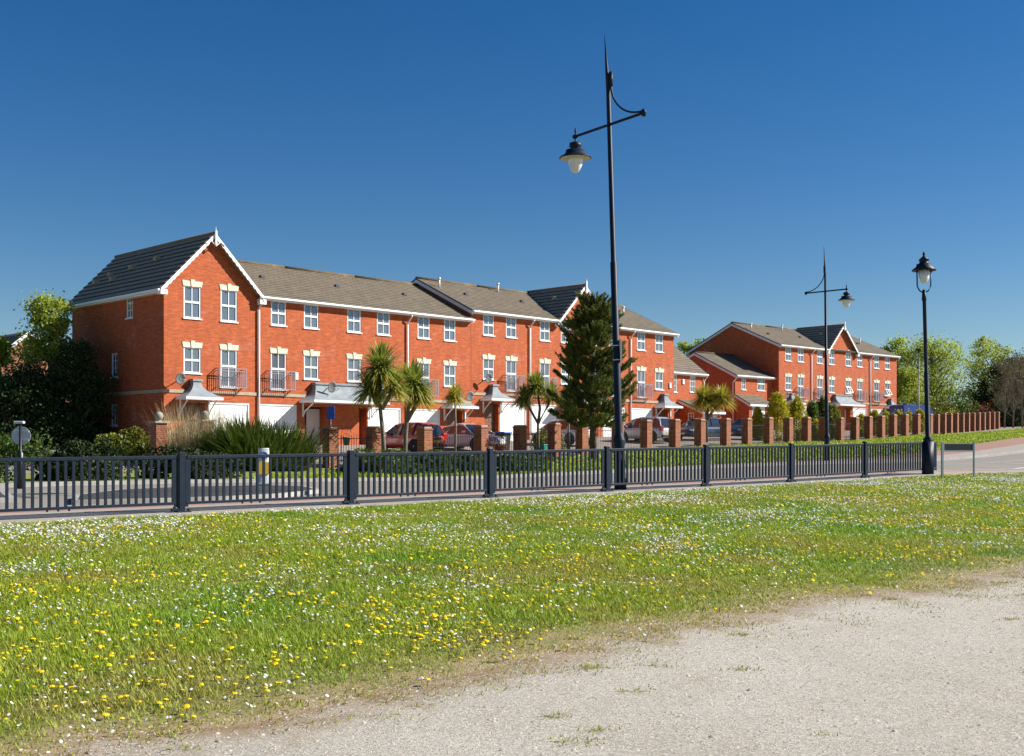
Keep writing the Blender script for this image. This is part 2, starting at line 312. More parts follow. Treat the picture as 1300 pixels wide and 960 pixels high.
def leaves(C, size, asp=.55, up=0., tv=.3, warm=.15):
    n = len(C); d = rng.normal(size=(n, 3)); d[:, 2] += up; d /= np.linalg.norm(d, axis=1)[:, None]
    e = rng.normal(size=(n, 3)); e -= (e*d).sum(1)[:, None]*d; e /= np.linalg.norm(e, axis=1)[:, None]
    L = (size*(.6+.8*rng.random(n)))[:, None]
    V = np.stack([C-d*L*.5, C+e*L*asp*.5, C+d*L*.5, C-e*L*asp*.5], 1).reshape(-1, 3)
    Fc = np.arange(4*n).reshape(n, 4); return V, Fc, np.repeat(tints(n, tv, warm), 4, 0)

# ------------------------------------------------------------------ ground sheets
def sheet(name, sfn, tl, mname, kind='structure', edge=None, dz=0.0):
    """sfn(t array) -> list of s arrays (columns)"""
    tl = np.asarray(tl, float); S = np.array(sfn(tl)); ns = len(S); nt = len(tl)
    T = np.broadcast_to(tl, S.shape); x, y = XY(S, T); z = Hn(x, y)+dz
    V = np.stack([x, y, z], -1).reshape(-1, 3); idx = np.arange(ns*nt).reshape(ns, nt)
    Fc = np.stack([idx[:-1, :-1], idx[:-1, 1:], idx[1:, 1:], idx[1:, :-1]], -1).reshape(-1, 4)[:, ::-1]
    if S[0, 0] > S[-1, 0]: Fc = Fc[:, ::-1]
    o = obj(name, npmesh(name, V, Fc, mname, attr=None if edge is None else edge(S, T).ravel(), smooth=True))
    return tag(o, None, None, None, kind)
def seg(*fs, n=8):
    """columns between successive boundary functions"""
    def g(t):
        out = []
        for a, b in zip(fs[:-1], fs[1:]):
            for i in range(n): out.append(a(t)*(1-i/n)+b(t)*i/n)
        out.append(fs[-1](t)); return out
    return g
k_ = lambda c: (lambda t: t*0+c)
tl_f = np.r_[np.arange(-60, -20, 4.), np.arange(-20, 90, .5), np.arange(90, 200, 5.)]
tl_n = np.r_[np.arange(-60, -16, 4.), np.arange(-16, 20, .12), np.arange(20, 60, .5), np.arange(60, 200, 5.)]
sheet('grass_bank', seg(k_(.75), edge_s, n=48), tl_n, 'bank_soil', edge=lambda S, T: np.clip(1-(edge_s(T)-S)/1.1, 0, 1)*.5+np.clip(1-(S-.75)/.5, 0, 1)*.4)
sheet('gravel_path', seg(edge_s, k_(17), k_(23), k_(60), n=20), tl_n, 'gravel', edge=lambda S, T: np.maximum(np.clip(1-(S-edge_s(T))/.8, 0, 1)*.5, np.clip((vn(S*.6, T, 1.3)*.6+vn(S, T, .4)*.4-.5)*1.6, 0, .36)))
sheet('soil_strip', seg(k_(.38), k_(.75), n=2), tl_f, 'soil_edge')
sheet('path', seg(k_(-1.35), k_(.38), n=4), tl_f, 'grey_paving')
k1 = -14.0
def fw(t): return np.interp(t, [-60, 15, 35, 55, 69, 90, 200], [-14.35, -14.35, -15.2, -17.6, -19.3, -21.5, -30])
def fg(t): return np.interp(t, [-60, 15, 35, 55, 69, 90, 200], [-14.3, -14.3, -14.7, -15.6, -16.4, -17.5, -22])
def wl(t): return np.interp(t, [-60, -20, 24.4, 76.8, 104, 200], [-20, -20.5, -22.9, -30.2, -36.5, -60])
rt = np.r_[np.arange(-60, -20, 4.), np.arange(-20, 90, .6), np.arange(90, 200, 5.)]
sheet('road', seg(k_(k1+.15), k_(-2.3), n=16), rt, 'asphalt', dz=-.10)
sheet('pavement', seg(k_(-2.15), k_(-1.35), n=3), tl_f, 'pink_paving')
sheet('footway', seg(fw, fg, n=4), tl_f, 'pink_paving')
sheet('cycle_path', seg(fg, k_(k1), n=3), tl_f, 'grey_paving')
sheet('verge', seg(wl, fw, n=12), tl_f, 'verge_grass')
sheet('driveway', seg(k_(-60), wl, n=30), rt, 'drive')
def far(name, s0, s1, t0, t1, n=14):
    s = np.linspace(s0, s1, n); t = np.linspace(t0, t1, n); sheet(name, lambda tt: [tt*0+a for a in s], t, 'field')
far('far_ground', -900, -60, -60, 199.99, 24); far('left_field', -900, 60, -700, -60); far('right_field', -900, 60, 195, 900)
def kerb(name, s0, s1, t0, t1, mname='kerb_stone', low=-.22, up=0.012):
    t = np.arange(t0, t1, .6); mb = MB(); prof = [(s0, low), (s0, up), (s1, up), (s1, low)]
    pts = [[(*XY(s, tt), H(*XY(s, tt))+z) for (s, z) in prof] for tt in t]
    for a, b in zip(pts[:-1], pts[1:]):
        for i in range(3): mb.face([a[i], b[i], b[i+1], a[i+1]])
    o = obj(name, mb.mesh(name, mname)); tag(o, None, None, None, 'structure')
kerb('kerb', -2.31, -2.14, -30, 95); kerb('kerb', k1-.02, k1+.17, -30, 120)
kerb('concrete_edging', .36, .50, -30, 95, 'concrete', -.1, .02)

def marking(name, pts):                               # painted strips on the road, draped a few mm above it
    mb = MB()
    for (x0, y0, x1, y1, w) in pts:
        n = max(2, int(math.hypot(x1-x0, y1-y0)/.5)); dx, dy = x1-x0, y1-y0; L = math.hypot(dx, dy); nx, ny = -dy/L*w/2, dx/L*w/2
        row = []
        for i in range(n+1):
            a = i/n; x = x0+dx*a; y = y0+dy*a
            row.append([(x+nx, y+ny, H(x+nx, y+ny)-.10+.012), (x-nx, y-ny, H(x-nx, y-ny)-.10+.012)])
        for a, b in zip(row[:-1], row[1:]): mb.face([a[0], a[1], b[1], b[0]])
    o = obj(name, mb.mesh(name, 'road_line')); tag(o, None, None, None, 'structure')
mk = []
def mst(s0, t0, s1, t1, w): a = XY(s0, t0); b = XY(s1, t1); mk.append((*a, *b, w))
for t in np.arange(24, 80, 5.2): mst(-3.4, t, -3.4, t+3.4, .16)
mst(-5.6, 33.5, -5.0, 37.0, .22); mst(-9.3, 42.6, -6.3, 41.2, .22); mst(-10.5, 48.2, -7.9, 47.2, .22); mst(-10.8, 54, -8.6, 52.8, .2); mst(-10.6, 40.5, -10.6, 70, .14); mst(-6.4, 36, -6.1, 62, .12)
mst(-4.2, 38.3, -5.6, 42.6, .22); mst(-6.0, 48, -7.2, 52, .2)
mst(k1+.55, -12, k1+.55, 75, .12); mst(-2.75, 2, -2.75, 80, .10)
for t in np.arange(8, 30, 6): mst(-8.2, t, -8.2, t+3.5, .12)
marking('road_markings', mk)

def island(name, poly, top='tarmac_dark', h=.10):
    mb = MB(); n = len(poly); P = [XY(s, t) for s, t in poly]; z = [H(*p)-.10 for p in P]; c = np.mean(P, 0); ins = [(p[0]+(c[0]-p[0])/np.linalg.norm(c-p)*.16, p[1]+(c[1]-p[1])/np.linalg.norm(c-p)*.16) for p in map(np.array, P)]
    for i in range(n):
        j = (i+1) % n
        mb.face([(*P[i], z[i]-.05), (*P[j], z[j]-.05), (*P[j], z[j]+h), (*P[i], z[i]+h)]); mb.face([(*P[i], z[i]+h), (*P[j], z[j]+h), (*ins[j], z[j]+h), (*ins[i], z[i]+h)])
        mb.face([(*ins[i], z[i]+h), (*ins[j], z[j]+h), (c[0], c[1], H(*c)-.10+h)], 1)
    o = obj(name, mb.mesh(name, ['kerb_stone', top])); tag(o, None, None, None, 'structure')
def lens(s0, s1, t0, t1, n=9, sk=0):
    a = [(s1*(1)-(s1-s0)*.5*(1-math.sin(PI*i/n)), t0+(t1-t0)*i/n) for i in range(n+1)]
    b = [(s0+(s1-s0)*.5*(1-math.sin(PI*i/n)), t0+(t1-t0)*i/n+sk) for i in range(n, -1, -1)]
    return a+b[1:-1]
island('traffic_island', [(-4.2, -.5), (-3.75, 1.2), (-3.6, 2.6), (-3.9, 4.1), (-5.2, 5.9), (-7.2, 6.6), (-8.2, 6.4), (-8.9, 4.2), (-8.2, 2.0), (-6.2, .2)])
island('traffic_island', [(-5.9, -1.1), (-6.2, -8), (-7.5, -16), (-11.5, -16), (-11.9, -6), (-11.6, .3), (-9, -.4)])

# ------------------------------------------------------------------ grass and flowers (stuff)
def inview(x, y, pad=170): px = 650+F*x/np.maximum(y, .1); return (y > 4.5) & (px > -pad) & (px < 1300+pad)
def scatter(n, s0=.5, s1=15.0, dens=None):
    out = []
    tot = 0
    while tot < n:
        t = rng.uniform(-14, 44, n*3); s = rng.uniform(s0, s1, n*3); x, y = XY(s, t)
        ok = inview(x, y) & (s < edge_s(t)+.15) & (s > .66+.18*vn(t, t*0+20, .5))
        if dens is not None: ok &= rng.random(len(s)) < dens(x, y, s, t)
        out.append(np.c_[x, y, s, t][ok]); tot += ok.sum()
    return np.concatenate(out)[:n]
def dz_fn(x, y, s, t):
    e = np.clip((edge_s(t)-s)/.9, 0, 1); near = np.clip(14/y, .35, 1.2)
    return near*(.12+.88*e)*(.45+.55*vn(x, y, .5))*.8
G = scatter(520000, dens=dz_fn); x, y, s, t = G.T; n = len(G)
big = vn(x, y, 1.9); cl = vn(x+70, y, .33); e = np.clip((edge_s(t)-s)/1.6, 0, 1)
Lh = (.022+.042*cl*cl+.026*big)*(.55+.45*e)*(.7+.6*rng.random(n)); wd = (.0036+.00026*y)*(.7+.6*rng.random(n))
az = rng.uniform(0, 2*PI, n); ln = Lh*(.25+.9*rng.random(n)); z = Hn(x, y)-.004
ax, ay = np.cos(az), np.sin(az); bx, by = -ay, ax
B = np.c_[x, y, z]
V = np.stack([B-np.c_[bx, by, bx*0]*wd[:, None], B+np.c_[bx, by, bx*0]*wd[:, None], B+np.c_[ax*ln, ay*ln, Lh]], 1).reshape(-1, 3)
dry = (vn(x+31, y+8, 1.1)*.6+vn(x, y+90, .25)*.4); tt = tints(n, .28, .12)
dm = np.clip((dry-.52)*3.2, 0, .7)+np.clip(1-e, 0, 1)*.5*(rng.random(n) < .7)+(rng.random(n) < .09)*.6; dm = np.clip(dm, 0, .95)[:, None]
tt = tt*(1-dm)+np.array([1.25, .86, 2.3])*tt*dm*1.0
lush = np.clip((vn(x+200, y-40, 1.4)-.5)*2.4, 0, 1)[:, None]; tt = tt*(1-lush*np.array([.36, .12, .2]))
o = obj('grass', npmesh('grass', V, np.arange(3*n).reshape(n, 3), 'grass_blade', np.repeat(tt, 3, 0))); tag(o, 'short turf growing over the sloping bank in front of the railings', 'grass', None, 'stuff')

def flower_geo(P, r, h, tilt, nseg, dome):
    n = len(P); a = rng.uniform(0, 2*PI, n); tx = tilt*np.cos(a)*rng.random(n); ty = tilt*np.sin(a)*rng.random(n)
    ang = np.arange(nseg)*2*PI/nseg
    ring = np.stack([r[:, None]*np.cos(ang), r[:, None]*np.sin(ang)], -1)      # n,nseg,2
    zr = ring[..., 0]*tx[:, None]+ring[..., 1]*ty[:, None]
    base = P+np.c_[tx*0, ty*0, h]
    Vr = np.concatenate([base[:, None, :2]+ring, (base[:, None, 2:3]+zr[..., None]-dome*r[:, None, None])], -1)
    Vc = base[:, None, :]
    V = np.concatenate([Vc, Vr], 1).reshape(-1, 3); k = nseg+1
    f = np.array([[0, 1+i, 1+(i+1) % nseg] for i in range(nseg)])
    Fc = (np.arange(n)[:, None, None]*k+f[None]).reshape(-1, 3); return V, Fc
def ddens(x, y, s, t):
    p = vn(x+11, y+5, 1.5); q = vn(x, y-33, .5)
    return np.clip((p-.30)*1.5, .08, 1)*(.25+q)*.8*np.clip(13/y, .75, 1.15)*np.where(s > edge_s(t)-.5, .4, 1)
def wdens(x, y, s, t):
    p = vn(x-51, y+15, 2.3); q = vn(x, y+133, .55); up = np.clip(1.15-s/13.0, .25, 1.1)
    return np.clip((p-.24)*1.5, .16, 1)*np.clip((q-.15)*1.7, .15, 1)*up*.75
def dandy_mesh(name, P, r):
    V, Fc = flower_geo(P, r, rng.uniform(.035, .075, len(P)), .8, 8, .6); return V, Fc, np.repeat(tints(len(P), .15, .06), 9, 0)
Pd = scatter(4600, dens=ddens); px_ = np.hypot(Pd[:, 0], Pd[:, 1]); Pd = Pd[np.argsort(px_)]
vis = np.abs(Pd[:, 0]/Pd[:, 1]) < .43
near = np.where(vis)[0][:300]; rest = np.setdiff1d(np.arange(len(Pd)), near)
Pr = Pd[rest]; V, Fc, ct = dandy_mesh('d', np.c_[Pr[:, 0], Pr[:, 1], Hn(Pr[:, 0], Pr[:, 1])], rng.uniform(.012, .020, len(Pr))*(1+.012*Pr[:, 1]))
tag(obj('dandelions', npmesh('dandelions', V, Fc, 'dandelion_yellow', ct)), 'many small yellow dandelion heads scattered up the far part of the bank', 'flowers', None, 'stuff')
protos = []
for i in range(6):
    r = .019+.0015*i; mb = MB(); mb.tube([(0, 0, 0), (.004*(i-3), .003, .025), (.003*(i-3), .004, .045)], [.003, .0022, .002], 5)
    V = []; tilt = .25*(i-2.5)/2.5; ht = .047+.004*(i % 3)
    def pt(rr, a, z): X_ = rr*math.cos(a); return (X_, rr*math.sin(a), ht+z+X_*tilt)
    for ringr, zz in ((r, -.006), (r*.8, .001), (r*.4, .004)):
        V.append([mb.vert(pt(ringr*(1+.12*((j % 2)-.5)), 2*PI*j/14, zz)) for j in range(14)])
    c_ = mb.vert(pt(0, 0, .005))
    for a_, b_ in zip(V[:-1], V[1:]):
        for j in range(14): mb.f.append([a_[j], a_[(j+1) % 14], b_[(j+1) % 14], b_[j]]); mb.m.append(1)
    for j in range(14): mb.f.append([V[-1][j], V[-1][(j+1) % 14], c_]); mb.m.append(1)
    me = mb.mesh('dandelion', ['leaf_green', 'dandelion_yellow']); at = me.color_attributes.new('tint', 'FLOAT_COLOR', 'POINT'); at.data.foreach_set('color', [1.0]*4*len(me.vertices)); protos.append(me)
for q, i in enumerate(near):
    o = obj('dandelion', protos[q % 6], None, (Pd[i, 0], Pd[i, 1], H(Pd[i, 0], Pd[i, 1])-.002), random.uniform(0, 6.28)); k = random.uniform(.6, 1.12); o.scale = (k, k, k*random.uniform(.7, 1.1))
    tag(o, 'yellow dandelion among the short grass near the gravel', 'flower', 'dandelions in the nearer grass')
Pw = scatter(19000, dens=wdens); x, y, s, t = Pw.T
V, Fc = flower_geo(np.c_[x, y, Hn(x, y)], rng.uniform(.008, .015, len(x))*(.62+.038*np.minimum(y, 22)), rng.uniform(.025, .06, len(x)), 1.0, 6, .45)
tag(obj('daisies', npmesh('daisies', V, Fc, 'daisy_white', np.repeat(tints(len(x), .1, .02), 7, 0))), 'white daisies sprinkled in drifts over the grassy bank', 'flowers', None, 'stuff')
# loose stones and tufts on the gravel
def gsc(n, s0, s1, pad=100):
    out = []; tot = 0
    while tot < n:
        t = rng.uniform(-14, 30, n*3); s = rng.uniform(s0, s1, n*3); x, y = XY(s, t); ok = inview(x, y, pad) & (s > edge_s(t)-.2)
        out.append(np.c_[x, y, s, t][ok]); tot += ok.sum()
    return np.concatenate(out)[:n]
Pg = gsc(26000, 12.2, 18.5); x, y, s, t = Pg.T; n = len(x); r = rng.uniform(.003, .009, n)*(1+1.5*(rng.random(n) < .05)*rng.random(n)); z = Hn(x, y)
oct_ = np.array([(1, 0, 0), (0, 1, 0), (-1, 0, 0), (0, -1, 0), (0, 0, 1.0)]); a = rng.uniform(0, 2*PI, n); sc = np.stack([r*rng.uniform(.8, 1.4, n), r, r*rng.uniform(.5, .9, n)], -1)
q = oct_[None]*sc[:, None]; qx = q[..., 0]*np.cos(a)[:, None]-q[..., 1]*np.sin(a)[:, None]; qy = q[..., 0]*np.sin(a)[:, None]+q[..., 1]*np.cos(a)[:, None]
V = np.stack([x[:, None]+qx, y[:, None]+qy, z[:, None]+q[..., 2]], -1).reshape(-1, 3)
Fc = (np.arange(n)[:, None, None]*5+np.array([[0, 1, 4], [1, 2, 4], [2, 3, 4], [3, 0, 4]])[None]).reshape(-1, 3)
tp = tints(n, .38, .08); tag(obj('gravel_stones', npmesh('gravel_stones', V, Fc, 'pebble', np.repeat(tp, 5, 0))), 'loose pale chippings lying on the gravel path', 'gravel', None, 'stuff')
# sparse weeds on gravel: small tufts, clustered
cc = gsc(34, 12.3, 17.5); cen = []
for c in cc:
    m = rng.integers(12, 70); sp = rng.uniform(.03, .11); cen.append(np.c_[c[0]+rng.normal(0, sp, m), c[1]+rng.normal(0, sp*.6, m)])
ed = gsc(16000, 12.2, 13.9); k = rng.random(len(ed)) < np.clip(1.15-(ed[:, 2]-edge_s(ed[:, 3]))/1.15, 0, 1)*np.clip(vn(ed[:, 0], ed[:, 1], .4)*1.6-.3, 0, 1); cen.append(ed[k][:, :2])
cen = np.concatenate(cen); n = len(cen); x, y = cen.T; z = Hn(x, y); az = rng.uniform(0, 2*PI, n); Lh = rng.uniform(.008, .032, n); ln = rng.uniform(.01, .05, n); wd = rng.uniform(.003, .006, n)
ax, ay = np.cos(az), np.sin(az); B = np.c_[x, y, z]; S_ = np.c_[-ay, ax, ax*0]*wd[:, None]
V = np.stack([B-S_, B+S_, B+np.c_[ax*ln, ay*ln, Lh]], 1).reshape(-1, 3); tt = tints(n, .3, .1); dm = (rng.random(n) < .75)[:, None]*.8; tt = tt*(1-dm)+np.array([1.1, .68, 2.4])*tt*dm
tag(obj('weeds', npmesh('weeds', V, np.arange(3*n).reshape(n, 3), 'grass_blade', np.repeat(tt, 3, 0))), 'dry grass wisps and small weeds along the edge of the gravel', 'weeds', None, 'stuff')
# verge turf across the road
def vert_turf():
    n = 90000; t = rng.uniform(2, 115, n); u = rng.random(n); s = wl(t)*(1-u)+fw(t)*u; x, y = XY(s, t); ok = inview(x, y, 40) & (t > 22-14*u); x, y, s, t = x[ok], y[ok], s[ok], t[ok]; n = len(x)
    az = rng.uniform(0, 2*PI, n); L_ = rng.uniform(.05, .16, n)*(.6+vn(x, y, 1.5)); wd = .025+.0004*y; ax, ay = np.cos(az), np.sin(az); B = np.c_[x, y, Hn(x, y)-.01]; S_ = np.c_[-ay, ax, ax*0]*wd[:, None]
    V = np.stack([B-S_, B+S_, B+np.c_[ax*L_*.7, ay*L_*.7, L_]], 1).reshape(-1, 3); tt = tints(n, .25, .12)
    yel = (rng.random(n) < .025)[:, None]; tt = np.where(yel, np.array([2.6, 1.7, 1.0]), tt)
    tag(obj('verge_turf', npmesh('verge_turf', V, np.arange(3*n).reshape(n, 3), 'grass_blade', np.repeat(tt, 3, 0))), 'rough green grass on the verge across the road below the brick piers', 'grass', None, 'stuff')
vert_turf()

# ------------------------------------------------------------------ railings along the path
PL = 3.53
def rail_panel(parent, L, slope, bars=25, h=1.02):
    mb = MB(); mb.bar((.10, 0, h-.035), (L-.10, 0, h-.035+slope*(L-.2)), .062); part('top_rail', mb, 'navy_paint', parent, bevel=.006)
    mb = MB(); mb.bar((.10, 0, .16), (L-.10, 0, .16+slope*(L-.2)), .05)
    for a in (.5, .9, 1.3): mb.box(L*.27+a*.45, L*.27+a*.45+.03, -.015, .015, .105+slope*(L*.27+a*.45), .14+slope*(L*.27+a*.45))
    part('bottom_rail', mb, 'navy_paint', parent, bevel=.005)
    bm = MB(); bm.box(-.022, .022, -.020, .020, .18, h-.06); me = bm.mesh('bar', 'navy_paint')
    for i in range(bars):
        x = .15+(L-.30)*i/(bars-1); obj('bar', me, parent, (x, 0, slope*(x-.1)))
    for x in (.10, L-.10):
        mb = MB(); mb.box(x-.03, x+.03, -.02, .02, .09+slope*x, h+slope*x-.01); part('end_stile', mb, 'navy_paint', parent, bevel=.005)
def rail_post(parent, h=1.07):
    mb = MB(); mb.box(-.055, .055, -.055, .055, -.12, h); part('post', mb, 'navy_paint', parent, bevel=.008)
    mb = MB(); mb.box(-.10, .16, -.09, .09, -.02, .02); mb.lathe([(.028, .02), (.028, .05), (.012, .055)], 8, 0, (.12, -.05)); mb.box(-.19, -.05, -.05, .02, .02, .07); mb.box(-.15, -.11, -.045, .015, .07, .1); part('foot_plate', mb, 'navy_paint', parent, bevel=.005)
behind = {-2: 'navy railing panel beyond the left end where the road curves away', -1: 'leftmost navy railing panel, with the round sign standing beyond it', 0: 'navy railing panel in front of the yellow and white bollard', 1: 'navy railing panel below the red car and blue sign', 2: 'navy railing panel below the silver car, left of the tall lamp',
          3: 'navy railing panel just right of the near tall lamp post', 4: 'navy railing panel in front of the parked dark blue cars', 5: 'navy railing panel with the farther twin-arm lamp rising behind it', 6: 'navy railing panel ending at the lamp with the upright lantern'}
for i in range(-2, 7):
    a = XY(0, PL*i); b = XY(0, PL*(i+1)); za, zb = H(*a), H(*b)
    t_ = thing('railing_panel', behind[i], 'railing', (a[0], a[1], za), math.atan2(D[1], D[0]), 'navy bar railings along the path'); rail_panel(t_, PL, (zb-za)/PL); rail_post(t_)
a = XY(0, PL*7); t_ = thing('railing_panel', 'short end panel of navy railing turning away beside the upright lantern lamp', 'railing', (a[0], a[1], H(*a)), math.atan2(.86, .5), 'navy bar railings along the path'); rail_panel(t_, 1.15, .01, 8); rail_post(t_)

# ------------------------------------------------------------------ street lamps
def swan_lamp(label, base, top_h, arm_h, adir, lean=0., armL=1.25, mirror=1, band=False):
    x, y, z = base; t_ = thing('street_lamp', label, 'street lamp', base, 0, 'navy swan-arm street lamps'); K = top_h/11.0
    def P(zz): return (lean*zz/top_h, 0, zz)
    mb = MB(); zs = [0, .25, .28, 1.05, 1.18, 1.22, 1.34, 1.40, 3.1, 3.12, arm_h*.62, arm_h*.62+.02, arm_h+.9, arm_h+1.0]; rs = [.15, .15, .135, .135, .16, .15, .11, .095, .093, .085, .083, .066, .055, .03]
    mb.tube([P(v) for v in zs], rs, 14); mb.tube([P(.55), P(.85)], [.145, .145], 14)
    part('pole', mb, 'navy_paint', t_, True)
    mb = MB(); mb.tube([(P(arm_h+.5)[0], 0, arm_h+.5), (P(arm_h+1.2)[0]-.015, 0, arm_h+1.2), (P(top_h)[0]-.05, 0, top_h)], [.05, .045, .004], 8); part('spike', mb, 'navy_paint', t_, True)
    ax, ay = adir; c = P(arm_h); pc = lambda d, zz: (c[0]+ax*d, c[1]+ay*d, zz)
    mb = MB(); mb.tube([pc(-armL, arm_h-.05), pc(armL, arm_h-.0)], [.035, .035], 8); mb.tube([pc(armL-.06, arm_h-.08), pc(armL-.06, arm_h+.08)], [.05, .05], 8); mb.tube([pc(-armL-.06, arm_h-.05), pc(-armL+.04, arm_h-.05)], [.055, .055], 8); part('arm', mb, 'navy_paint', t_, True)
    mb = MB(); pts = []
    for i in range(13):
        a = i/12; pts.append(pc(.06+(armL-.15)*(1-math.cos(a*PI/2)), arm_h+.95-.9*math.sin(a*PI/2)))
    mb.tube(pts, [.024]*13, 8); mb.tube([pc(.06, arm_h+.9), pc(.06, arm_h+1.25)], [.045, .05], 8); part('curved_bracket', mb, 'navy_paint', t_, True)
    l = pc(-armL, arm_h-.05)
    mb = MB(); q = [(.012, .22), (.03, .14), (.02, .08), (.03, .0), (.02, -.10), (.03, -.13), (.15, -.17), (.16, -.26), (.11, -.30), (.12, -.34), (.24, -.35), (.26, -.44), (.40, -.53), (.41, -.55), (.395, -.56), (.2, -.50)]
    mb.lathe([(r, l[2]+zz) for r, zz in q][::-1], 24, 0, (l[0], l[1])); hd = part('lantern_hood', mb, 'navy_paint', t_, True)
    mb = MB(); mb.lathe([(.385, l[2]-.562), (.2, l[2]-.505)], 24, 0, (l[0], l[1])); part('reflector', mb, 'lamp_inner', hd)
    mb = MB(); mb.lathe([(.01, l[2]-.93), (.09, l[2]-.89), (.16, l[2]-.76), (.195, l[2]-.62), (.195, l[2]-.52)], 20, 0, (l[0], l[1])); part('lamp_bowl', mb, 'lamp_glass', t_, True)
    if band:
        for zz in (3.15, 3.5):
            mb = MB(); mb.tube([P(zz), P(zz+.02)], [.088, .088], 14); part('clip_band', mb, 'white_upvc', t_, True)
        mb = MB(); mb.box(P(3.3)[0]+.085, P(3.3)[0]+.125, -.14, .12, 3.12, 3.66); part('sign_plate', mb, 'white_upvc', t_)
    return t_
nb = (2.65, 28.4, H(2.65, 28.4)); swan_lamp('tall near street lamp with its lantern hanging left, standing behind the railings', nb, 11.12, 8.93, (.62, -.78), -.34, 1.25, band=True)
fb = (15.78, 58.2, H(15.78, 58.2)); swan_lamp('more distant tall street lamp with its lantern hanging right, before the second brick terrace', fb, 10.75, 8.5, (-.62, .78), -.12, 1.25)
lb = (13.0, 36.35); t_ = thing('lantern_lamp', 'navy post-top lamp with an upright hooded lantern at the right end of the railings', 'street lamp', (*lb, H(*lb)))
mb = MB(); mb.tube([(0, 0, 0), (0, 0, .05), (0, 0, 1.0), (0, 0, 1.08), (0, 0, 1.2), (-.05, 0, 3.2), (-.05, 0, 3.23), (-.11, 0, 5.42), (-.115, 0, 5.44), (-.12, 0, 5.77)], [.15, .135, .135, .15, .075, .072, .06, .056, .075, .05], 14); mb.box(-.14, .14, -.14, .14, -.1, 1.02); part('pole', mb, 'navy_paint', t_, True)
ox = -.12; mb = MB()
for sg in (-1, 1): mb.tube([(ox+sg*.02, 0, 5.67), (ox+sg*.14, 0, 5.74), (ox+sg*.21, 0, 5.88), (ox+sg*.22, 0, 6.38)], [.022]*4, 8)
part('fork_bracket', mb, 'navy_paint', t_, True)
mb = MB(); mb.lathe([(.3, 6.38), (.36, 6.36), (.37, 6.39), (.24, 6.49), (.22, 6.57), (.14, 6.60), (.14, 6.68), (.17, 6.70), (.06, 6.80), (.03, 6.83), (.045, 6.87), (.04, 6.91), (.005, 6.97)], 20, 0, (ox, 0)); part('lantern_hood', mb, 'navy_paint', t_, True)
mb = MB(); mb.lathe([(.03, 5.96), (.10, 6.01), (.15, 6.12), (.17, 6.37)], 18, 0, (ox, 0)); part('lamp_bowl', mb, 'lamp_glass', t_, True)
def flat_lamp(label, p, h):
    t_ = thing('slim_lamp', label, 'street lamp', p); mb = MB(); mb.tube([(0, 0, 0), (0, 0, 1.2), (0, 0, 1.25), (0, 0, h)], [.08, .08, .05, .04], 10); part('pole', mb, 'black_iron', t_, True)
    mb = MB(); mb.lathe([(.05, h-.15), (.12, h-.05), (.30, h+.12), (.31, h+.17), (.05, h+.22)], 16); part('lantern_hood', mb, 'black_iron', t_, True); mb = MB(); mb.lathe([(.08, h-.04), (.2, h+.06), (.28, h+.12)], 16); part('lamp_bowl', mb, 'lamp_glass', t_, True)
flat_lamp('slim black lamp with a flat head beside the dark pine', (2.9, 59.6, H(2.9, 59.6)), 6.1)
flat_lamp('slim black lamp far off in front of the pale willow and blue van', (36.9, 105.5, H(36.9, 105.5)), 7.3)

# ------------------------------------------------------------------ signs, bollard
t_ = thing('street_nameplate', 'low black nameplate board seen from behind on two thin grey posts', 'sign', (12.62, 34.1, H(12.62, 34.1)), R(14))
for x in (0, 1.06): mb = MB(); mb.box(x-.03 if x == 0 else x-.018, x+.03 if x == 0 else x+.018, -.025, .025, -.1, 1.06); part('post', mb, 'steel_grey', t_)
mb = MB(); mb.box(.03, 1.04, -.018, .018, .78, .82); mb.box(.03, 1.04, -.018, .018, 1.0, 1.035); mb.box(.03, .06, -.018, .018, .82, 1.0); mb.box(1.01, 1.04, -.018, .018, .82, 1.0); part('frame', mb, 'steel_grey', t_)
mb = MB(); mb.box(.06, 1.01, -.012, .012, .82, 1.0); part('board', mb, 'black_iron', t_)
p = (-13.15, 31.1); t_ = thing('round_sign', 'grey back of a round traffic sign on a dark post with small lamp hood', 'sign', (*p, H(*p)-.1), R(5))
mb = MB(); mb.tube([(0, 0, 0), (0, 0, .95), (0, 0, 1.0), (0, 0, 1.75)], [.085, .085, .035, .035], 12); part('post', mb, 'black_iron', t_, True)
mb = MB(); mb.tube([(0, .05, 1.42), (0, .062, 1.42)], [.25, .25], 32); mb.box(-.2, .2, .03, .05, 1.52, 1.55); mb.box(-.2, .2, .03, .05, 1.29, 1.32); part('sign_disc', mb, 'sign_back', t_)
mb = MB(); mb.box(-.17, .09, -.05, .12, 1.74, 1.81); part('lamp_hood', mb, 'sign_back', t_, bevel=.02)
p = (-6.6, 30.9); t_ = thing('traffic_bollard', 'white traffic bollard with yellow panel and blue roundel on the island', 'bollard', (*p, H(*p)), R(15))
mb = MB(); mb.grid(lambda i, j: ((.17-.03*j/6)*math.copysign(abs(math.cos(i*PI/8))**.5, math.cos(i*PI/8)), (.12-.03*j/6)*math.copysign(abs(math.sin(i*PI/8))**.5, math.sin(i*PI/8)), .0+.98*j/6), 16, 6); mb.box(-.13, .13, -.085, .085, .95, .99); part('body', mb, 'bollard_white', t_, True)
mb = MB(); mb.box(-.13, .13, -.132, -.10, .30, .62); part('yellow_panel', mb, 'bollard_yellow', t_)
mb = MB(); mb.tube([(0, -.128, .79), (0, -.10, .79)], [.105, .105], 24); rd = part('roundel', mb, 'sign_blue', t_)
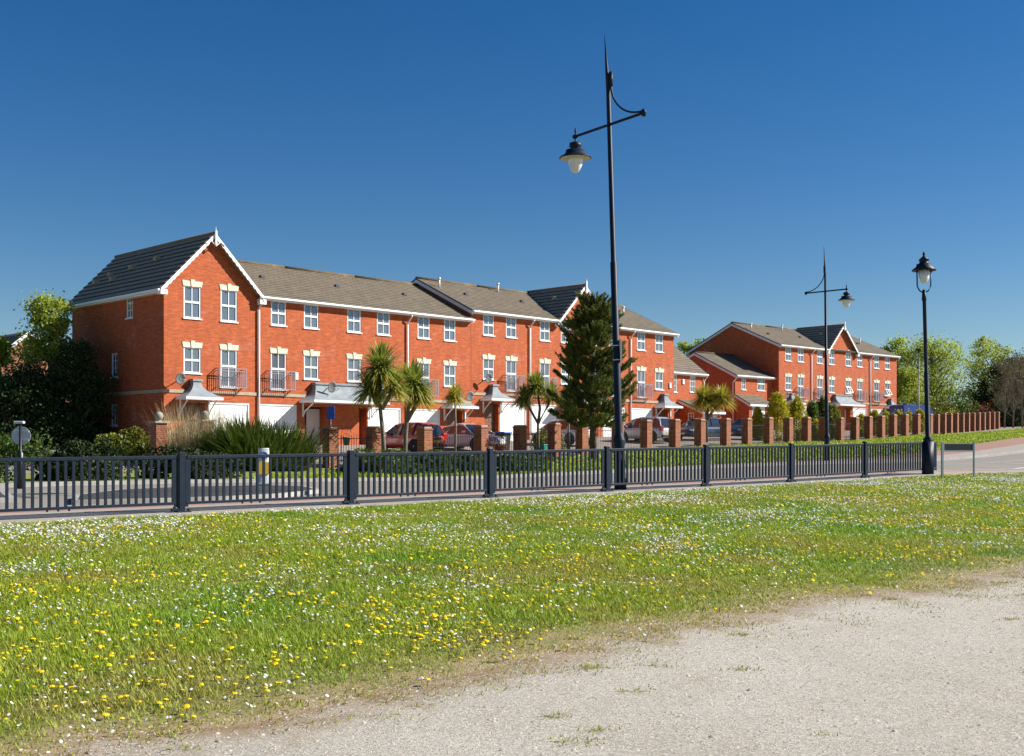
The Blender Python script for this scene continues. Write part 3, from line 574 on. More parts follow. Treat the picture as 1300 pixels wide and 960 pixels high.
mb = MB(); mb.face([(-.05, -.131, .83), (.03, -.131, .75), (.05, -.131, .77), (-.03, -.131, .85)]); mb.face([(.055, -.131, .72), (.055, -.131, .80), (-.02, -.131, .72)]); part('arrow', mb, 'bollard_white', rd)
mb = MB(); mb.box(-.21, .21, -.16, .16, -.0, .06); part('base', mb, 'steel_grey', t_, bevel=.02)
p = (-7.75, 49.6); t_ = thing('blue_sign', 'blue plate sign on a slim black post in front of the wide canopy', 'sign', (*p, H(*p)), R(-15))
mb = MB(); mb.tube([(0, 0, 0), (0, 0, 2.35)], [.045, .04], 10); part('post', mb, 'black_iron', t_, True)
mb = MB(); mb.box(-.10, .24, -.11, -.08, 1.95, 2.5); part('sign_plate', mb, 'sign_blue', t_, bevel=.01); mb = MB(); mb.box(-.12, -.085, -.10, .2, 1.97, 2.42); part('side_plate', mb, 'sign_blue', t_)

# ------------------------------------------------------------------ houses
UA = np.array([.7015, .7126]); AA = math.atan2(UA[1], UA[0]); AB = R(41.7)
def win_meshes(w, h, kind):
    fr = MB(); t = .065; y0, y1 = .02, .085
    fr.box(-w/2, -w/2+t, y0, y1, 0, h); fr.box(w/2-t, w/2, y0, y1, 0, h); fr.box(-w/2+t, w/2-t, y0, y1, 0, t); fr.box(-w/2+t, w/2-t, y0, y1, h-t, h)
    zt = h*.5 if kind != 'french' else h*.56
    if kind != 'slit': fr.box(-w/2+t, w/2-t, y0-.012, y1, zt-.05, zt+.05)
    if kind in ('sash', 'french'): fr.box(-.018, .018, y0+.01, y1-.01, t, zt-.05); fr.box(-.018, .018, y0+.01, y1-.01, zt+.05, h-t)
    if kind == 'slit': fr.box(-w/2+t, w/2-t, y0+.01, y1-.01, h*.35, h*.35+.03); fr.box(-w/2+t, w/2-t, y0+.01, y1-.01, h*.68, h*.68+.03); fr.box(-.012, .012, y0+.012, y1-.012, t, h-t)
    gl = MB(); gl.face([(-w/2+t*.5, .06, t*.5), (w/2-t*.5, .06, t*.5), (w/2-t*.5, .06, h-t*.5), (-w/2+t*.5, .06, h-t*.5)])
    si = MB(); si.box(-w/2-.05, w/2+.05, -.06, .05, -.06, 0)
    return fr.mesh('window', 'white_upvc'), gl.mesh('pane', 'pane_glass'), si.mesh('sill', 'white_upvc')
_wc = {}
def curtain_mesh(w, h, style):
    mb = MB()
    def strip(x0, x1, z0, z1):
        n = max(4, int((x1-x0)/.045)); mb.grid(lambda i, j: (x0+(x1-x0)*i/n, .16+.018*math.sin(i*1.9), z0+(z1-z0)*j), n, 1)
    if style == 0: strip(-w/2, -w*.2, 0, h); strip(w*.22, w/2, 0, h)
    elif style == 1: strip(-w/2, w/2, 0, h*.48); strip(-w/2, -w*.3, h*.49, h); strip(w*.3, w/2, h*.49, h)
    elif style == 2: strip(-w/2, w/2, 0, h)
    elif style == 3: strip(-w/2, -w*.1, 0, h)
    elif style == 4: strip(-w/2, w/2, h*.62, h)
    return mb.mesh('curtain', 'net_curtain')
lint = MB(); lint.face([(-.50, -.03, 0), (.50, -.03, 0), (.55, -.03, .26), (-.55, -.03, .26)]); lint.face([(-.50, -.03, 0), (-.55, -.03, .26), (-.55, .01, .26), (-.50, .01, 0)]); lint.face([(.50, -.03, 0), (.50, .01, 0), (.55, .01, .26), (.55, -.03, .26)]); lint.face([(-.55, -.03, .26), (.55, -.03, .26), (.55, .01, .26), (-.55, .01, .26)]); lint.face([(-.50, -.03, 0), (-.50, .01, 0), (.50, .01, 0), (.50, -.03, 0)])
lint.face([(-.07, -.06, -.02), (.07, -.06, -.02), (.11, -.06, .33), (-.11, -.06, .33)]); lint.face([(-.07, -.06, -.02), (-.12, -.06, .33), (-.12, .0, .33), (-.07, .0, -.02)]); lint.face([(.07, -.06, -.02), (.07, 0, -.02), (.12, 0, .33), (.12, -.06, .33)]); lint.face([(-.12, -.06, .33), (.12, -.06, .33), (.12, 0, .33), (-.12, 0, .33)])
LINT = lint.mesh('lintel', 'stone')
def window(parent, xc, z, w, h, kind='sash', lintel=False, cur=None, y=0., rot=0., x0=0.):
    k = (round(w, 2), round(h, 2), kind)
    if k not in _wc: _wc[k] = win_meshes(w, h, kind)
    f, g, s = _wc[k]; o = obj('window', f, parent, (xc, y, z), rot); obj('pane', g, o); obj('sill', s, o)
    if cur is None: cur = random.choice([0, 0, 1, 1, 2, 3, 4, 5])
    if cur < 5:
        ck = k+(cur,)
        if ck not in _wc: _wc[ck] = curtain_mesh(w, h, cur)
        obj('curtain', _wc[ck], o)
    if lintel: obj('lintel', LINT, o, (0, 0, h-.015))
    return o
def wall_open(mb, a0, a1, z0, z1, ops, P, outn, room=True):
    """P(a,z,d) maps to xyz, d inwards; ops: (a0,a1,z0,z1,depth,isroom)"""
    A = sorted({a0, a1, *[o[0] for o in ops], *[o[1] for o in ops]}); Z = sorted({z0, z1, *[o[2] for o in ops], *[o[3] for o in ops]})
    for i in range(len(A)-1):
        for j in range(len(Z)-1):
            ca, cz = (A[i]+A[i+1])/2, (Z[j]+Z[j+1])/2
            if any(o[0] < ca < o[1] and o[2] < cz < o[3] for o in ops): continue
            mb.face([P(A[i], Z[j], 0), P(A[i+1], Z[j], 0), P(A[i+1], Z[j+1], 0), P(A[i], Z[j+1], 0)])
    for (x0, x1, y0, y1, d, rm) in ops:
        mb.face([P(x0, y0, 0), P(x0, y1, 0), P(x0, y1, d), P(x0, y0, d)]); mb.face([P(x1, y1, 0), P(x1, y0, 0), P(x1, y0, d), P(x1, y1, d)])
        mb.face([P(x0, y1, 0), P(x1, y1, 0), P(x1, y1, d), P(x0, y1, d)]); mb.face([P(x1, y0, 0), P(x0, y0, 0), P(x0, y0, d), P(x1, y0, d)])
        if rm:
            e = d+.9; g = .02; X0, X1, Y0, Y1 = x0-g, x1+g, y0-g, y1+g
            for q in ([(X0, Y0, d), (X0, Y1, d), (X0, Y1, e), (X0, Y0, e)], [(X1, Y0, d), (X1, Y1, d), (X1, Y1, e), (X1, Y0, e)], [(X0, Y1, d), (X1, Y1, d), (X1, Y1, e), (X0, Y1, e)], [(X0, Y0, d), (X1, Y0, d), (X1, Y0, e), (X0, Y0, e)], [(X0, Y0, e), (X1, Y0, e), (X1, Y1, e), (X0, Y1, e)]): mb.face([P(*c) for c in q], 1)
def slope(mb, e0, e1, r0, r1, gauge=.31, step=.035, th=.10, m=0, rm=None):
    """tiled slope from eave e0-e1 to ridge r0-r1 in stepped courses; underside and edges closed"""
    e0, e1, r0, r1 = map(lambda p: np.array(p, float), (e0, e1, r0, r1)); L = np.linalg.norm(r0-e0); n = max(2, int(round(L/gauge))); W_ = np.linalg.norm(e1-e0)
    nrm = np.cross(e1-e0, r0-e0); nrm /= np.linalg.norm(nrm); nrm = nrm*(1 if nrm[2] > 0 else -1)
    for i in range(n):
        a, b = i/n, (i+1)/n; A0 = e0+(r0-e0)*a+nrm*step; A1 = e1+(r1-e1)*a+nrm*step; B0 = e0+(r0-e0)*b+nrm*.004; B1 = e1+(r1-e1)*b+nrm*.004
        mb.face([A0, A1, B1, B0], m, [(0, a*L), (W_, a*L), (W_, b*L), (0, b*L)])
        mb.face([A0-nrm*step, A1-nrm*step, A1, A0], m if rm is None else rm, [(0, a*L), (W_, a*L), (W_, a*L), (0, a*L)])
        for p, q in ((A0, B0), (A1, B1)): mb.face([p, q, q-nrm*th, p-nrm*(th+step)], m, [(0, 0)]*4)
    d = -nrm*th; mb.face([e0+d, r0+d, r1+d, e1+d], m, [(0, 0)]*4); mb.face([e0, e1, e1+d, e0+d], m, [(0, 0)]*4)
def ridge(mb, a, b, m=0): mb.tube([a, b], [.10, .10], 8, m)
def barge(parent, pe, pr, depth=.19, scal=True):
    """white bargeboard from eave point to ridge point, decorated lower edge"""
    mb = MB(); e = np.array(pe, float); r = np.array(pr, float); n = int(np.linalg.norm(r-e)/.07) if scal else 1; dn = np.array([0, 0, -1.]); yo = np.array([0, .035, 0]) if abs(r[1]-e[1]) < .01 else np.array([.035, 0, 0])
    for i in range(n):
        a, b = e+(r-e)*i/n, e+(r-e)*(i+1)/n; f = lambda k: depth+(.055*abs(math.sin(k*PI/4)) if scal else 0)
        A, B_, C_, D_ = a, b, b+dn*f(i+1), a+dn*f(i)
        mb.face([A, B_, C_, D_]); mb.face([A+yo, D_+yo, C_+yo, B_+yo]); mb.face([D_, C_, C_+yo, D_+yo]); mb.face([A, A+yo, B_+yo, B_])
    return part('bargeboard', mb, 'white_upvc', parent)
def canopy(parent, xc, W_, z, depth, tw, rise=.85, porch_posts=False):
    mb = MB(); n = 8; prof = []
    for i in range(n+1):
        a = i/n; k = (1-a)**2.4; prof.append((k, rise*a))
    def ring(k, zz): hw = tw/2+(W_/2-tw/2)*k; dp = .30+(depth-.30)*k; return [(xc-hw, 0, z+zz), (xc-hw, -dp, z+zz), (xc+hw, -dp, z+zz), (xc+hw, 0, z+zz)]
    rs = [ring(k, zz) for k, zz in prof]
    for a, b in zip(rs[:-1], rs[1:]):
        for j in range(3): mb.face([a[j], a[j+1], b[j+1], b[j]])
    t0 = rs[-1]; mb.face(t0); mb.box(t0[1][0]-.06, t0[2][0]+.06, t0[1][1]-.06, .0, z+rise, z+rise+.10)
    c = part('canopy', mb, 'lead', parent)
    mb = MB(); mb.box(xc-W_/2, xc+W_/2, -depth, -.002, z-.13, z-.003); part('fascia', mb, 'white_upvc', c)
    for sx in (-1, 1):
        xx = xc+sx*(W_/2-.22); mb = MB(); mb.box(xx-.035, xx+.035, -.08, -.003, z-.85, z-.135)
        mb.tube([(xx, -.06, z-.8), (xx, -.25, z-.55), (xx, -depth*.75, z-.14)], [.035, .032, .035], 6); part('bracket', mb, 'white_paint', c)
    return c
def balcony(parent, xc, z, w=1.5, h=.92, d=.38):
    mb = MB(); x0, x1 = xc-w/2, xc+w/2
    for zz, r in ((z, .035), (z+h, .04), (z+h-.12, .025)):
        mb.bar((x0, -d, zz), (x1, -d, zz), r)
        for xx in (x0, x1): mb.bar((xx, -d, zz), (xx, 0, zz), r)
    for xx in (x0, x1): mb.bar((xx, -d, z-.05), (xx, -d, z+h+.03), .045)
    n = 13
    for i in range(1, n): xx = x0+w*i/n; mb.bar((xx, -d, z), (xx, -d, z+h-.12), .018)
    for xx in (x0, x1):
        for i in range(1, 4): mb.bar((xx, -d*i/4, z), (xx, -d*i/4, z+h-.12), .018)
    return part('balcony', mb, 'balcony_iron', parent)
def dish(parent, x, z, y=-.45):
    mb = MB(); n = 14
    for k in range(1, 4):
        pass
    def pt(i, j):
        a = 2*PI*i/16; r = .29*j/4; X_, Z_ = r*math.cos(a)*.86, r*math.sin(a); return (x+X_-.06, y-X_*.12-Z_*.25-(r*r)*.7, z+Z_)
    mb.grid(pt, 16, 4); o = part('satellite_dish', mb, 'dish', parent, True); sd = o.modifiers.new('solid', 'SOLIDIFY'); sd.thickness = .015
    mb = MB(); mb.bar((x-.05, y, z), (x, 0, z-.12), .035); mb.tube([(x-.05, y+.02, z-.3), (x+.1, y-.35, z-.15), (x+.1, y-.40, z-.08)], [.012, .012, .03], 6); part('dish_arm', mb, 'dish', o)
def house(label, O, ang, base, x0, W_, u, opt):
    """one terraced house; local x along the street front, y into the house"""
    ca, sa = math.cos(ang), math.sin(ang); t_ = thing('terraced_house', label, 'house', (O[0]+ca*x0, O[1]+sa*x0, base), ang, 'three-storey red brick terraced houses')
    DP = opt.get('dp', 9.7); EV = 7.5; RZ = opt.get('rz', 9.95); ops = []; ops_s = []; wins = []
    c1, c2 = opt.get('wx', (1.3, 3.33)); fr = opt['french']                           # which first floor window is french
    for k, c in enumerate((c1, c2)):
        top = opt.get('tall')
        z0, z1 = (6.15, 7.70) if top else (6.18, 7.42)
        if top and False: pass
        wins.append((c, z0, .92, z1-z0, 'sash', bool(top) or opt.get('toplint') == k, 0))
        if k == fr: wins.append((c, 2.90, .92, 1.86, 'french', True, 0))
        else: wins.append((c, 3.51, .92, 1.24, 'sash', True, opt.get('open') == k))
    for (c, z, w, h, kd, l, op) in wins: ops.append((c-w/2, c+w/2, z, z+h, .10, True))
    gx = opt['garage']; ops.append((gx-1.17, gx+1.17, -.3, 2.14, .12, False))
    dr = opt.get('door'); 
    if dr: ops.append((dr[0], dr[1], -.3, 2.08, dr[2], False))
    mb = MB(); PF = lambda a, z, d: (a, d, z)
    FT = 7.705 if opt.get('gable') == 'full' else EV
    wall_open(mb, 0, W_, -1.6, FT, ops, PF, None)
    if opt.get('gable') == 'full':
        mb.face([(0, 0, FT), (W_, 0, FT), (W_/2, 0, 7.62+W_/2*1.02)])
    elif opt.get('gable') == 'left':  # left half of a straddling gable (peak at W_)
        g = 2.42; mb.face([(W_-g, 0, EV), (W_, 0, EV), (W_, 0, EV+g)])
    elif opt.get('gable') == 'right':
        g = 2.42; mb.face([(0, 0, EV), (g, 0, EV), (0, 0, EV+g)])
    mb.face([(W_, DP, -1.6), (0, DP, -1.6), (0, DP, EV), (W_, DP, EV)]); mb.face([(0, 0, -1.6), (W_, 0, -1.6), (W_, DP, -1.6), (0, DP, -1.6)])
    sides = opt.get('sides', ())
    for sd in sides:
        X = 0 if sd == 'L' else W_
        so = [(a, b, c, d, .10, True) for (a, b, c, d) in opt.get('sidewin', [])] if sd == 'L' else []
        wall_open(mb, 0, DP, -1.6, EV, so, (lambda a, z, d: (X+d, a, z)), None)
        if opt.get('gable') != 'full': mb.face([(X, 0, EV), (X, DP, EV), (X, DP/2, RZ-.06)])
        for (a, b, c, d) in (opt.get('sidewin', []) if sd == 'L' else []): window(t_, 0, c, b-a, d-c, 'slit', cur=5, rot=-PI/2).location = (0, (a+b)/2, c)
    if opt.get('gable') == 'full': mb.face([(W_, DP, EV), (0, DP, EV), (W_/2, DP, 7.60+W_/2*1.02)])
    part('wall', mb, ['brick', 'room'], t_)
    for (c, z, w, h, kd, l, op) in wins:
        wo = window(t_, c, z, w, h, kd, l)
        if op:
            m2 = MB(); a = .0; T = lambda x, y, zz: (x, y-.06-(h/2-zz)*.42, zz)
            for q in ((-.40, -.35, .0, .04, .05, .60), (.35, .40, .0, .04, .05, .60), (-.35, .35, .0, .04, .05, .10), (-.35, .35, .0, .04, .55, .60), (-.02, .02, .0, .04, .1, .55)): m2.box(*q, 0, lambda x, y, zz: (x, y-.05-(.6-zz)*.5, zz+.04))
            part('open_sash', m2, 'white_upvc', wo)
        if kd == 'french': balcony(t_, c, z-.02)
    # garage door
    mb = MB(); mb.box(gx-1.17, gx+1.17, .02, .11, 2.06, 2.14); mb.box(gx-1.17, gx-1.10, .02, .11, -.2, 2.06); mb.box(gx+1.10, gx+1.17, .02, .11, -.2, 2.06)
    mb.box(gx-1.10, gx+1.10, .07, .11, -.2, 2.06)
    for i in range(4):
        for j in range(4): mb.box(gx-1.03+j*.53, gx-.58+j*.53, .058, .072, -.0+i*.51, .42+i*.51)
    mb.box(gx-.05, gx+.05, .04, .06, .95, 1.0)
    part('garage_door', mb, 'garage_white', t_)
    if dr:
        mb = MB(); x_0, x_1, dd = dr[:3]; xa = (x_0+x_1)/2 if not len(dr) > 4 else dr[4]
        mb.box(x_0, x_1, dd-.004, dd+.06, -.3, 2.08); d_ = part('door_surround', mb, 'door_wood' if dr[3] == 'door_wood' else 'room', t_)
        mb = MB(); mb.box(xa-.42, xa+.42, dd-.06, dd-.006, -.2, 1.98)
        for q in ((.12, .8), (.95, 1.35), (1.5, 1.85)): mb.box(xa-.30, xa-.04, dd-.075, dd-.06, *q); mb.box(xa+.04, xa+.30, dd-.075, dd-.06, *q)
        d_ = part('door', mb, dr[3], t_); mb = MB(); mb.box(xa+.32, xa+.38, dd-.12, dd-.06, .95, 1.0); part('handle', mb, 'steel_grey', d_)
    # string course
    mb = MB(); xl = -.04 if 'L' in sides else 0; xr = W_+.04 if 'R' in sides else W_
    mb.box(xl, xr, -.045, -.002, 2.53, 2.69)
    for sd in sides:
        if sd == 'L': mb.box(-.045, -.002, -.002, DP, 2.53, 2.69)
        else: mb.box(W_+.002, W_+.045, -.002, DP, 2.53, 2.69)
    part('string_course', mb, 'band_stone', t_)
    # roofs
    oh = .27
    if opt.get('gable') == 'full':
        mb = MB(); zr = 7.62+W_/2*1.02+.1; xo = .32; ze = 7.62-xo*1.02+.1; y0, y1 = -oh-.04, DP+.2
        slope(mb, (-xo, y1, ze), (-xo, y0, ze), (W_/2, y1, zr), (W_/2, y0, zr), .36, .065, rm=1); slope(mb, (W_+xo, y0, ze), (W_+xo, y1, ze), (W_/2, y0, zr), (W_/2, y1, zr)); rf = part('roof', mb, ['dark_tile', 'tile_lap_shadow'], t_)
        mb = MB(); ridge(mb, (W_/2, y0, zr+.03), (W_/2, y1, zr+.03)); part('ridge', mb, 'dark_tile', rf, True)
        mb = MB()
        for (a, b) in ((.75, 6.6), (1.15, 7.6), (.8, 8.6), (1.3, 5.6), (1.5, 3.4)):
            zz = ze+(a+xo)*1.02; mb.box(a-.16, a+.16, b-.13, b+.13, zz+.04, zz+.24)
        part('roof_vent', mb, 'band_stone', rf)
        barge(t_, (-xo, y0-.04, ze+.02), (W_/2, y0-.04, zr+.02)); barge(t_, (W_+xo, y0-.04, ze+.02), (W_/2, y0-.04, zr+.02)); fy, fz, fx = y0-.07, zr, W_/2
        mb = MB(); mb.box(-xo-.02, 0, 0-.3, DP+.15, ze-.18, ze-.02); mb.box(-xo-.14, -xo-.02, -.3, DP+.15, ze-.12, ze-.01); part('gutter', mb, 'white_upvc', t_)
        mb = MB(); mb.box(W_-.02, W_+xo+.03, -.34, -.05, ze-.26, ze-.04); mb.box(-xo-.03, .02, -.34, -.05, ze-.26, ze-.04); part('box_end', mb, 'white_upvc', t_)
        mb = MB(); mb.box(fx-.05, fx+.05, fy-.05, fy+.03, fz-.55, fz+.12); mb.lathe([(.03, fz+.12), (.005, fz+.34)], 6, 0, (fx, fy)); mb.tube([(fx-.5, fy, fz-.55), (fx-.25, fy, fz-.40), (fx, fy, fz-.62), (fx+.25, fy, fz-.40), (fx+.5, fy, fz-.55)], [.03]*5, 6); part('finial', mb, 'white_paint', t_)
    else:
        xl = -.12 if 'L' in sides else 0; xr = W_+.12 if 'R' in sides else W_; ey, ez = -oh, EV+.06; sl = (RZ-ez)/(DP/2+oh)
        mb = MB(); slope(mb, (xl, -oh, ez), (xr, -oh, ez), (xl, DP/2, RZ), (xr, DP/2, RZ)); slope(mb, (xr, DP+oh, ez), (xl, DP+oh, ez), (xr, DP/2, RZ), (xl, DP/2, RZ)); rf = part('roof', mb, 'roof_tile', t_)
        mb = MB(); ridge(mb, (xl, DP/2, RZ+.03), (xr, DP/2, RZ+.03)); part('ridge', mb, 'ridge_tile', rf, True)
        mb = MB(); yv = 2.6; zz = ez+sl*(yv+oh); mb.box(1.9, 2.15, yv-.1, yv+.1, zz, zz+.14); part('roof_vent', mb, 'dark_trim', rf)
        if opt.get('flue'): mb = MB(); xx, yv = opt['flue']; zz = ez+sl*(yv+oh); mb.tube([(xx, yv, zz), (xx, yv, zz+.5)], [.06, .06], 8); mb.tube([(xx, yv, zz+.5), (xx, yv, zz+.62)], [.1, .09], 8); part('flue', mb, 'white_paint', rf, True)
        g0, g1 = (xl, xr)
        if opt.get('gable') == 'left': g1 = W_-2.5
        if opt.get('gable') == 'right': g0 = 2.5
        mb = MB(); mb.box(g0, g1, -oh-.02, -oh+.02, ez-.20, ez-.01); mb.box(g0, g1, -oh+.02, -.003, ez-.18, ez-.15); part('fascia', mb, 'white_upvc', t_)
        mb = MB(); mb.box(g0, g1, -oh-.14, -oh-.022, ez-.12, ez-.02); part('gutter', mb, 'white_upvc', t_, bevel=.02)
        for sd in sides:
            X = xl-.02 if sd == 'L' else xr-.015
            for (ya, yb) in ((-oh, DP/2), (DP+oh, DP/2)): barge_side(t_, X, ya, ez+.0, yb, RZ+.0)
        if opt.get('gable') in ('left', 'right'):
            s_ = 1 if opt['gable'] == 'left' else -1; cx = W_ if s_ == 1 else 0; g = 2.42+.28; zr = EV+2.42+.12; ze = zr-g; y0 = -oh-.04; y1 = 5.0
            mb = MB(); a, b = (cx-s_*g, ze), (cx, zr)
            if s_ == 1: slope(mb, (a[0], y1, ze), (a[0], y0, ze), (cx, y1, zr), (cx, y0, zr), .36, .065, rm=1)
            else: slope(mb, (a[0], y0, ze), (a[0], y1, ze), (cx, y0, zr), (cx, y1, zr))
            gr = part('gable_roof', mb, ['dark_tile', 'tile_lap_shadow'], t_); 
            if s_ == 1:
                mb = MB(); ridge(mb, (cx, y0, zr+.03), (cx, y1, zr+.03)); part('ridge', mb, 'dark_tile', gr, True)
                mb = MB()
                for (q, yy) in ((.9, 1.6), (1.1, 3.2)): mb.box(cx-q-.15, cx-q+.15, yy-.12, yy+.12, zr-q+.02, zr-q+.24)
                part('roof_vent', mb, 'band_stone', gr)
                mb = MB(); fz = zr; mb.box(cx-.05, cx+.05, y0-.12, y0-.04, fz-.5, fz+.25); mb.lathe([(.03, fz+.25), (.005, fz+.42)], 6, 0, (cx, y0-.08)); mb.tube([(cx-.45, y0-.08, fz-.5), (cx-.22, y0-.08, fz-.36), (cx, y0-.08, fz-.56), (cx+.22, y0-.08, fz-.36), (cx+.45, y0-.08, fz-.5)], [.03]*5, 6); part('finial', mb, 'white_paint', t_)
            barge(t_, (a[0], y0-.04, ze+.02), (cx, y0-.04, zr+.02))
            mb = MB(); xx = a[0]; mb.box(min(xx, xx+s_*.3), max(xx, xx+s_*.3), -.34, -.05, ze-.2, ze+.02); part('box_end', mb, 'white_upvc', t_)
    if opt.get('pipe'):
        xx = W_ if opt['pipe'] is True else opt['pipe']; mb = MB(); mb.tube([(xx+.12, -oh-.08, EV-.12), (xx+.10, -oh-.05, EV-.2), (xx, -.09, EV-.55), (xx, -.09, EV-.65), (xx, -.09, -.6)], [.05]*5, 8); part('downpipe', mb, 'white_upvc', t_, True)
    for a in opt.get('canopies', []): canopy(t_, *a)
    for (a, b) in opt.get('alarm', []): mb = MB(); mb.box(a-.11, a+.11, -.09, -.002, b-.19, b+.19); part('alarm_box', mb, 'white_paint', t_, bevel=.02)
    for a in opt.get('dishes', []): dish(t_, *a)
    return t_
def barge_side(parent, X, ya, za, yb, zb):
    mb = MB(); d = .22; a = [(X, ya, za-.06), (X, yb, zb-.06), (X, yb, zb-.06-d), (X, ya, za-.06-d)]; b = [(p[0]+.035, p[1], p[2]) for p in a]
    mb.face(a); mb.face(b[::-1]); mb.face([a[3], a[2], b[2], b[3]]); mb.face([a[0], b[0], b[1], a[1]]); mb.face([a[0], a[3], b[3], b[0]]); part('bargeboard', mb, 'white_paint', parent)
    mb = MB(); mb.box(X-.03, X+.06, min(ya, yb), max(ya, yb), 0, .01, 0, lambda x, y, z: (x, y, za+(zb-za)*(y-ya)/(yb-ya)-.06+z*8)); part('verge_trim', mb, 'dark_trim', parent)
OA = (-16.47, 55.0)
house('left end terraced house with the tall decorated gable and small porch canopy', OA, AA, 1.75, 0, 5.13, 0, dict(wx=(1.50, 3.52), french=1, tall=True, gable='full', sides=('L', 'R'), garage=3.55, door=(1.05, 2.25, .35, 'door_wood'), sidewin=[(3.04, 3.69, 6.31, 7.36), (4.59, 5.25, 3.46, 4.67), (4.64, 5.29, 1.02, 2.09)], canopies=[(1.6, 2.0, 2.33, 1.0, .42, .78)], dishes=[(.65, 3.18)], pipe=5.2))
house('terraced house beside the tall gabled end house, first balcony with flower boxes', OA, AA, 1.75, 5.13, 4.93, 1, dict(french=0, garage=1.25, rz=10.05, door=(2.9, 4.5, .9, 'door_white', 4.05), canopies=[(5.05, 5.0, 2.38, 1.35, 3.3, .85)], alarm=[(2.35, 3.62)], dishes=[(4.1, 3.1, -.8)]))
house('terraced house behind the two cordylines, wide canopy over its left side', OA, AA, 1.75, 10.06, 4.94, 2, dict(wx=(1.22, 3.26), french=1, garage=3.35, rz=10.05, door=(1.55, 2.1, .6, 'door_wood'), pipe=4.94))
house('terraced house at the lower end of the first roofline, small porch behind the yellow cordyline', OA, AA, 1.75, 15.0, 4.98, 3, dict(wx=(1.28, 3.30), french=0, garage=1.35, rz=10.05, door=(3.1, 4.3, .35, 'door_wood'), canopies=[(3.65, 2.1, 2.33, 1.0, .42, .78)], dishes=[(4.5, 2.95)]))
def block(O, ang, base, labels, pal, WA=5.02, **kw):
    C1 = (1.46, 3.42)
    house(labels[0], O, ang, base, 0, WA, 0, dict(wx=C1, french=1, garage=3.6, door=(1.15, 2.3, .35, 'door_wood'), sides=('L',), canopies=[(1.75, 2.0, 2.33, 1.0, .42, .78)], pipe=True, flue=(.6, 3.5), **pal[0]))
    house(labels[1], O, ang, base, WA, WA, 1, dict(wx=(1.44, 3.42), french=0, garage=1.4, gable='left', toplint=1, door=(3.0, 4.3, .5, 'door_wood'), canopies=[(WA, 4.3, 2.38, 1.3, 2.8, .85)], flue=(1.4, 4.2), **pal[1]))
    house(labels[2], O, ang, base, WA*2, WA, 2, dict(wx=(1.22, 3.25), french=1, garage=3.3, gable='right', toplint=0, door=(.6, 1.6, .5, 'door_white'), pipe=True, **pal[2]))
    house(labels[3], O, ang, base, WA*3, WA, 3, dict(wx=(1.24, 3.28), french=0, garage=1.35, door=(3.1, 4.3, .35, 'door_wood'), sides=('R',), canopies=[(3.7, 2.1, 2.33, 1.0, .42, .78)], flue=(2.6, 2.7), **pal[3]))
OA2 = (OA[0]+UA[0]*20, OA[1]+UA[1]*20)
block(OA2, AA, 2.29, ['terraced house just right of the roof step, pale dish beside its porch', 'terraced house left of the pine whose roof rises into half a pointed gable', 'terraced house mostly hidden behind the pine, right half of the pointed gable',
    'right end house of the long terrace, next to the lower two-storey house'], [dict(dishes=[(1.05, 3.55)]), {}, {}, dict(alarm=[(4.5, 3.85)])])
OB = (24.1, 105.0)
block(OB, AB, 3.45, ['left end house of the distant terrace with a broad shaded gable wall', 'distant terraced house left of the gable peak, behind the second tall lamp', 'distant terraced house under the right half of the gable, tall open french window',
    'right end house of the distant terrace beside the blue van'], [dict(dishes=[(.6, 3.0)], dp=10.4), dict(dp=10.4), dict(open=0, dp=10.4), dict(open=1, dp=10.4)], 5.05)

